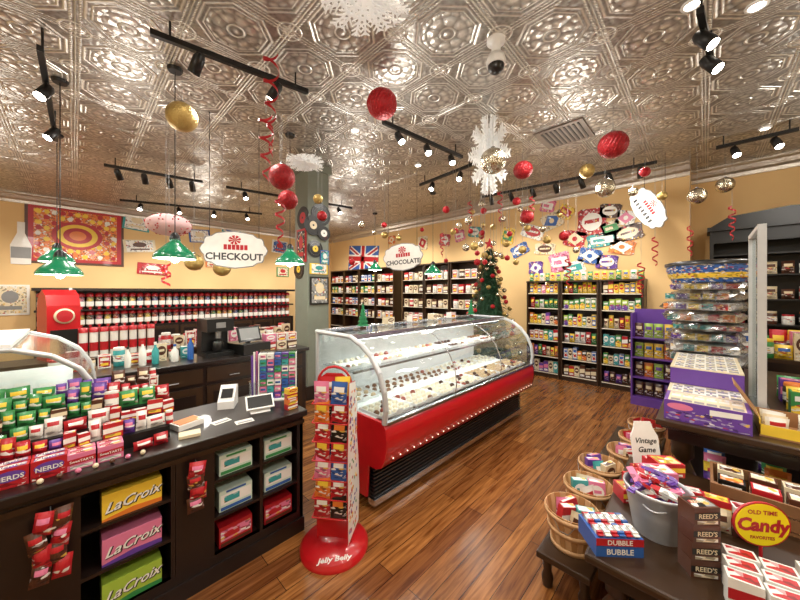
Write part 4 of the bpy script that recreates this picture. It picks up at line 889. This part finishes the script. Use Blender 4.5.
u=new('candy_sign',None,(2.0,-.165,LT),rot=(PI/2,0,-.95),label='round yellow candy sign standing among white boxes',cat='sign')
Tc=Matrix.Translation((0,.18,0))
b=B().poly([(.104*cos(a*PI/16),.092*sin(a*PI/16)) for a in range(32)],.008,P['red'],Tc).poly([(.098*cos(a*PI/16),.086*sin(a*PI/16)) for a in range(32)],.0095,SUNY,Tc)
b.text('OLD TIME',.024,Tc@Matrix.Translation((0,.05,.0105)),P['red'],0,.03);b.text('Candy',.072,Tc@Matrix.Translation((0,-.004,.0105)),P['red'],.1,.045);b.text('FAVORITES',.018,Tc@Matrix.Translation((0,-.054,.0105)),P['red'],0,.03);new('board',b,par=u);new('stick',B().cyl((0,0,.003),(0,.1,.003),.006,P['red'],n=6),par=u)
for i in range(8):item('box',.13,.1,.07,[12,0,12,0,0,0,5,12][i],(2.16+.14*(i%3),.3-.02*i,LT+.0705*(i//3)),-.9,'on the low table beside baskets','cartons on the low table')
for i in range(6):item(['bag','box'][i%2],.1,.06,.11,[8,0,13,12,8,7][i],(2.16+.1*(i%2),.06-.1*(i//2),LT),-1.3+R.uniform(-.2,.2),'packed behind the metal bucket','packs behind the bucket')
u=new('wooden_crate',None,(2.5,-.22,LT),label='brown wooden crate of candy on the low table',cat='crate')
b=B().box(-.15,.15,-.2,.2,0,.012,CRATE)
for z in (.02,.085):b.box(-.15,-.138,-.2,.2,z,z+.055,CRATE).box(.138,.15,-.2,.2,z,z+.055,CRATE).box(-.138,.138,-.2,-.188,z,z+.055,CRATE).box(-.138,.138,.188,.2,z,z+.055,CRATE)
for x in (-.13,.13):
    for y in (-.18,.18):b.box(x-.008,x+.008,y-.008,y+.008,.012,.14,CRATE)
new('crate_body',b,par=u)
for i in range(6):item('box',.1,.08,.14,[8,13,0,8,14,13][i],(2.43+.13*(i%2),-.34+.12*(i//2),LT+.014),-PI/2,'inside the wooden crate','boxes in the crate')
# ---------- lights
def pt(loc,e,col=(1,.95,.87),r=.05):
    li=bpy.data.lights.new('ceiling_glint_fill','POINT');li.energy=e;li.color=col;li.shadow_soft_size=r
    o=bpy.data.objects.new('ceiling_glint_fill_light',li);C.objects.link(o);o.location=loc
def spot(loc,tgt,e,ang=1.2,col=(1,.92,.79),r=.05,bl=.8):
    li=bpy.data.lights.new('track_and_fill_beam','SPOT');li.energy=e;li.color=col;li.spot_size=ang;li.spot_blend=bl;li.shadow_soft_size=r  # shared by track spotlights, case lighting and added fill beams
    o=bpy.data.objects.new('track_and_fill_beam_light',li);C.objects.link(o);o.location=loc;o.rotation_euler=(Vector(tgt)-Vector(loc)).to_track_quat('-Z','Y').to_euler()
for x in (-1.2,1.,3.2,5.3):
    for y in (-1.2,1.0,3.2,5.6,8.0):
        spot((x,y,3.3),(x,y,0),60 if y<4.5 else 84,2.8,(1,.96,.89),.12,.6)  # added grid of wide downlights for overall brightness, no fixtures at these points
for x,y in ((1.,.6),(4.3,1.2),(.4,4.4),(3.6,4.6),(2.,8.),(5.2,7.5),(5.2,-1.),(-.8,2.),(2.4,2.4),(2.6,-1.),(-.8,7.)):pt((x,y,2.9),18,r=.14)  # added fill points that put glints on the tin ceiling, no fixtures here
for y in (.6,1.6,2.6,3.8,5.2,7.0):spot((5.0,y,3.2),(6.5,y,1.7),68)
for x in (0.,1.6,3.2,4.8):spot((x,7.9,3.2),(x,9.7,1.5),95)
for x,y in ((6.1,-.6),(6.,-1.3)):spot((x,y,3.3),(6.9,y,1.5),60)
spot((.6,1.2,3.2),(.2,2.2,.8),65);spot((2.6,1.,3.2),(2.6,2.,.9),60);spot((1.2,-.2,3.2),(2.1,0,.5),75);spot((3.,-.8,3.2),(3.3,-.2,.8),45)
for i in range(5):spot((a0+.3+.5*i,2.08,1.205),(a0+.3+.5*i,1.95,.68),7,2.8,(1,.98,.95),.02,.4)  # light of the case tube
for i in range(5):spot((a0+.3+.5*i,2.1,.94),(a0+.3+.5*i,2.2,.68),2.2,2.8,(1,.98,.95),.02,.4)  # added fill below the glass shelf to brighten the lower trays
w=bpy.data.worlds.new('World');sc.world=w;w.use_nodes=True;w.node_tree.nodes['Background'].inputs[0].default_value=(1,.9,.8,1);w.node_tree.nodes['Background'].inputs[1].default_value=.3
sc.view_settings.view_transform='Standard';sc.view_settings.exposure=.14
cam=bpy.data.cameras.new('Camera');co=bpy.data.objects.new('Camera',cam);C.objects.link(co)
co.location=(0,0,EYE);co.rotation_euler=(PI/2,0,TH-PI/2);cam.sensor_width=36;cam.lens=F/800*36;cam.shift_y=-(300-HZ)/800;cam.clip_start=.02
sc.camera=co
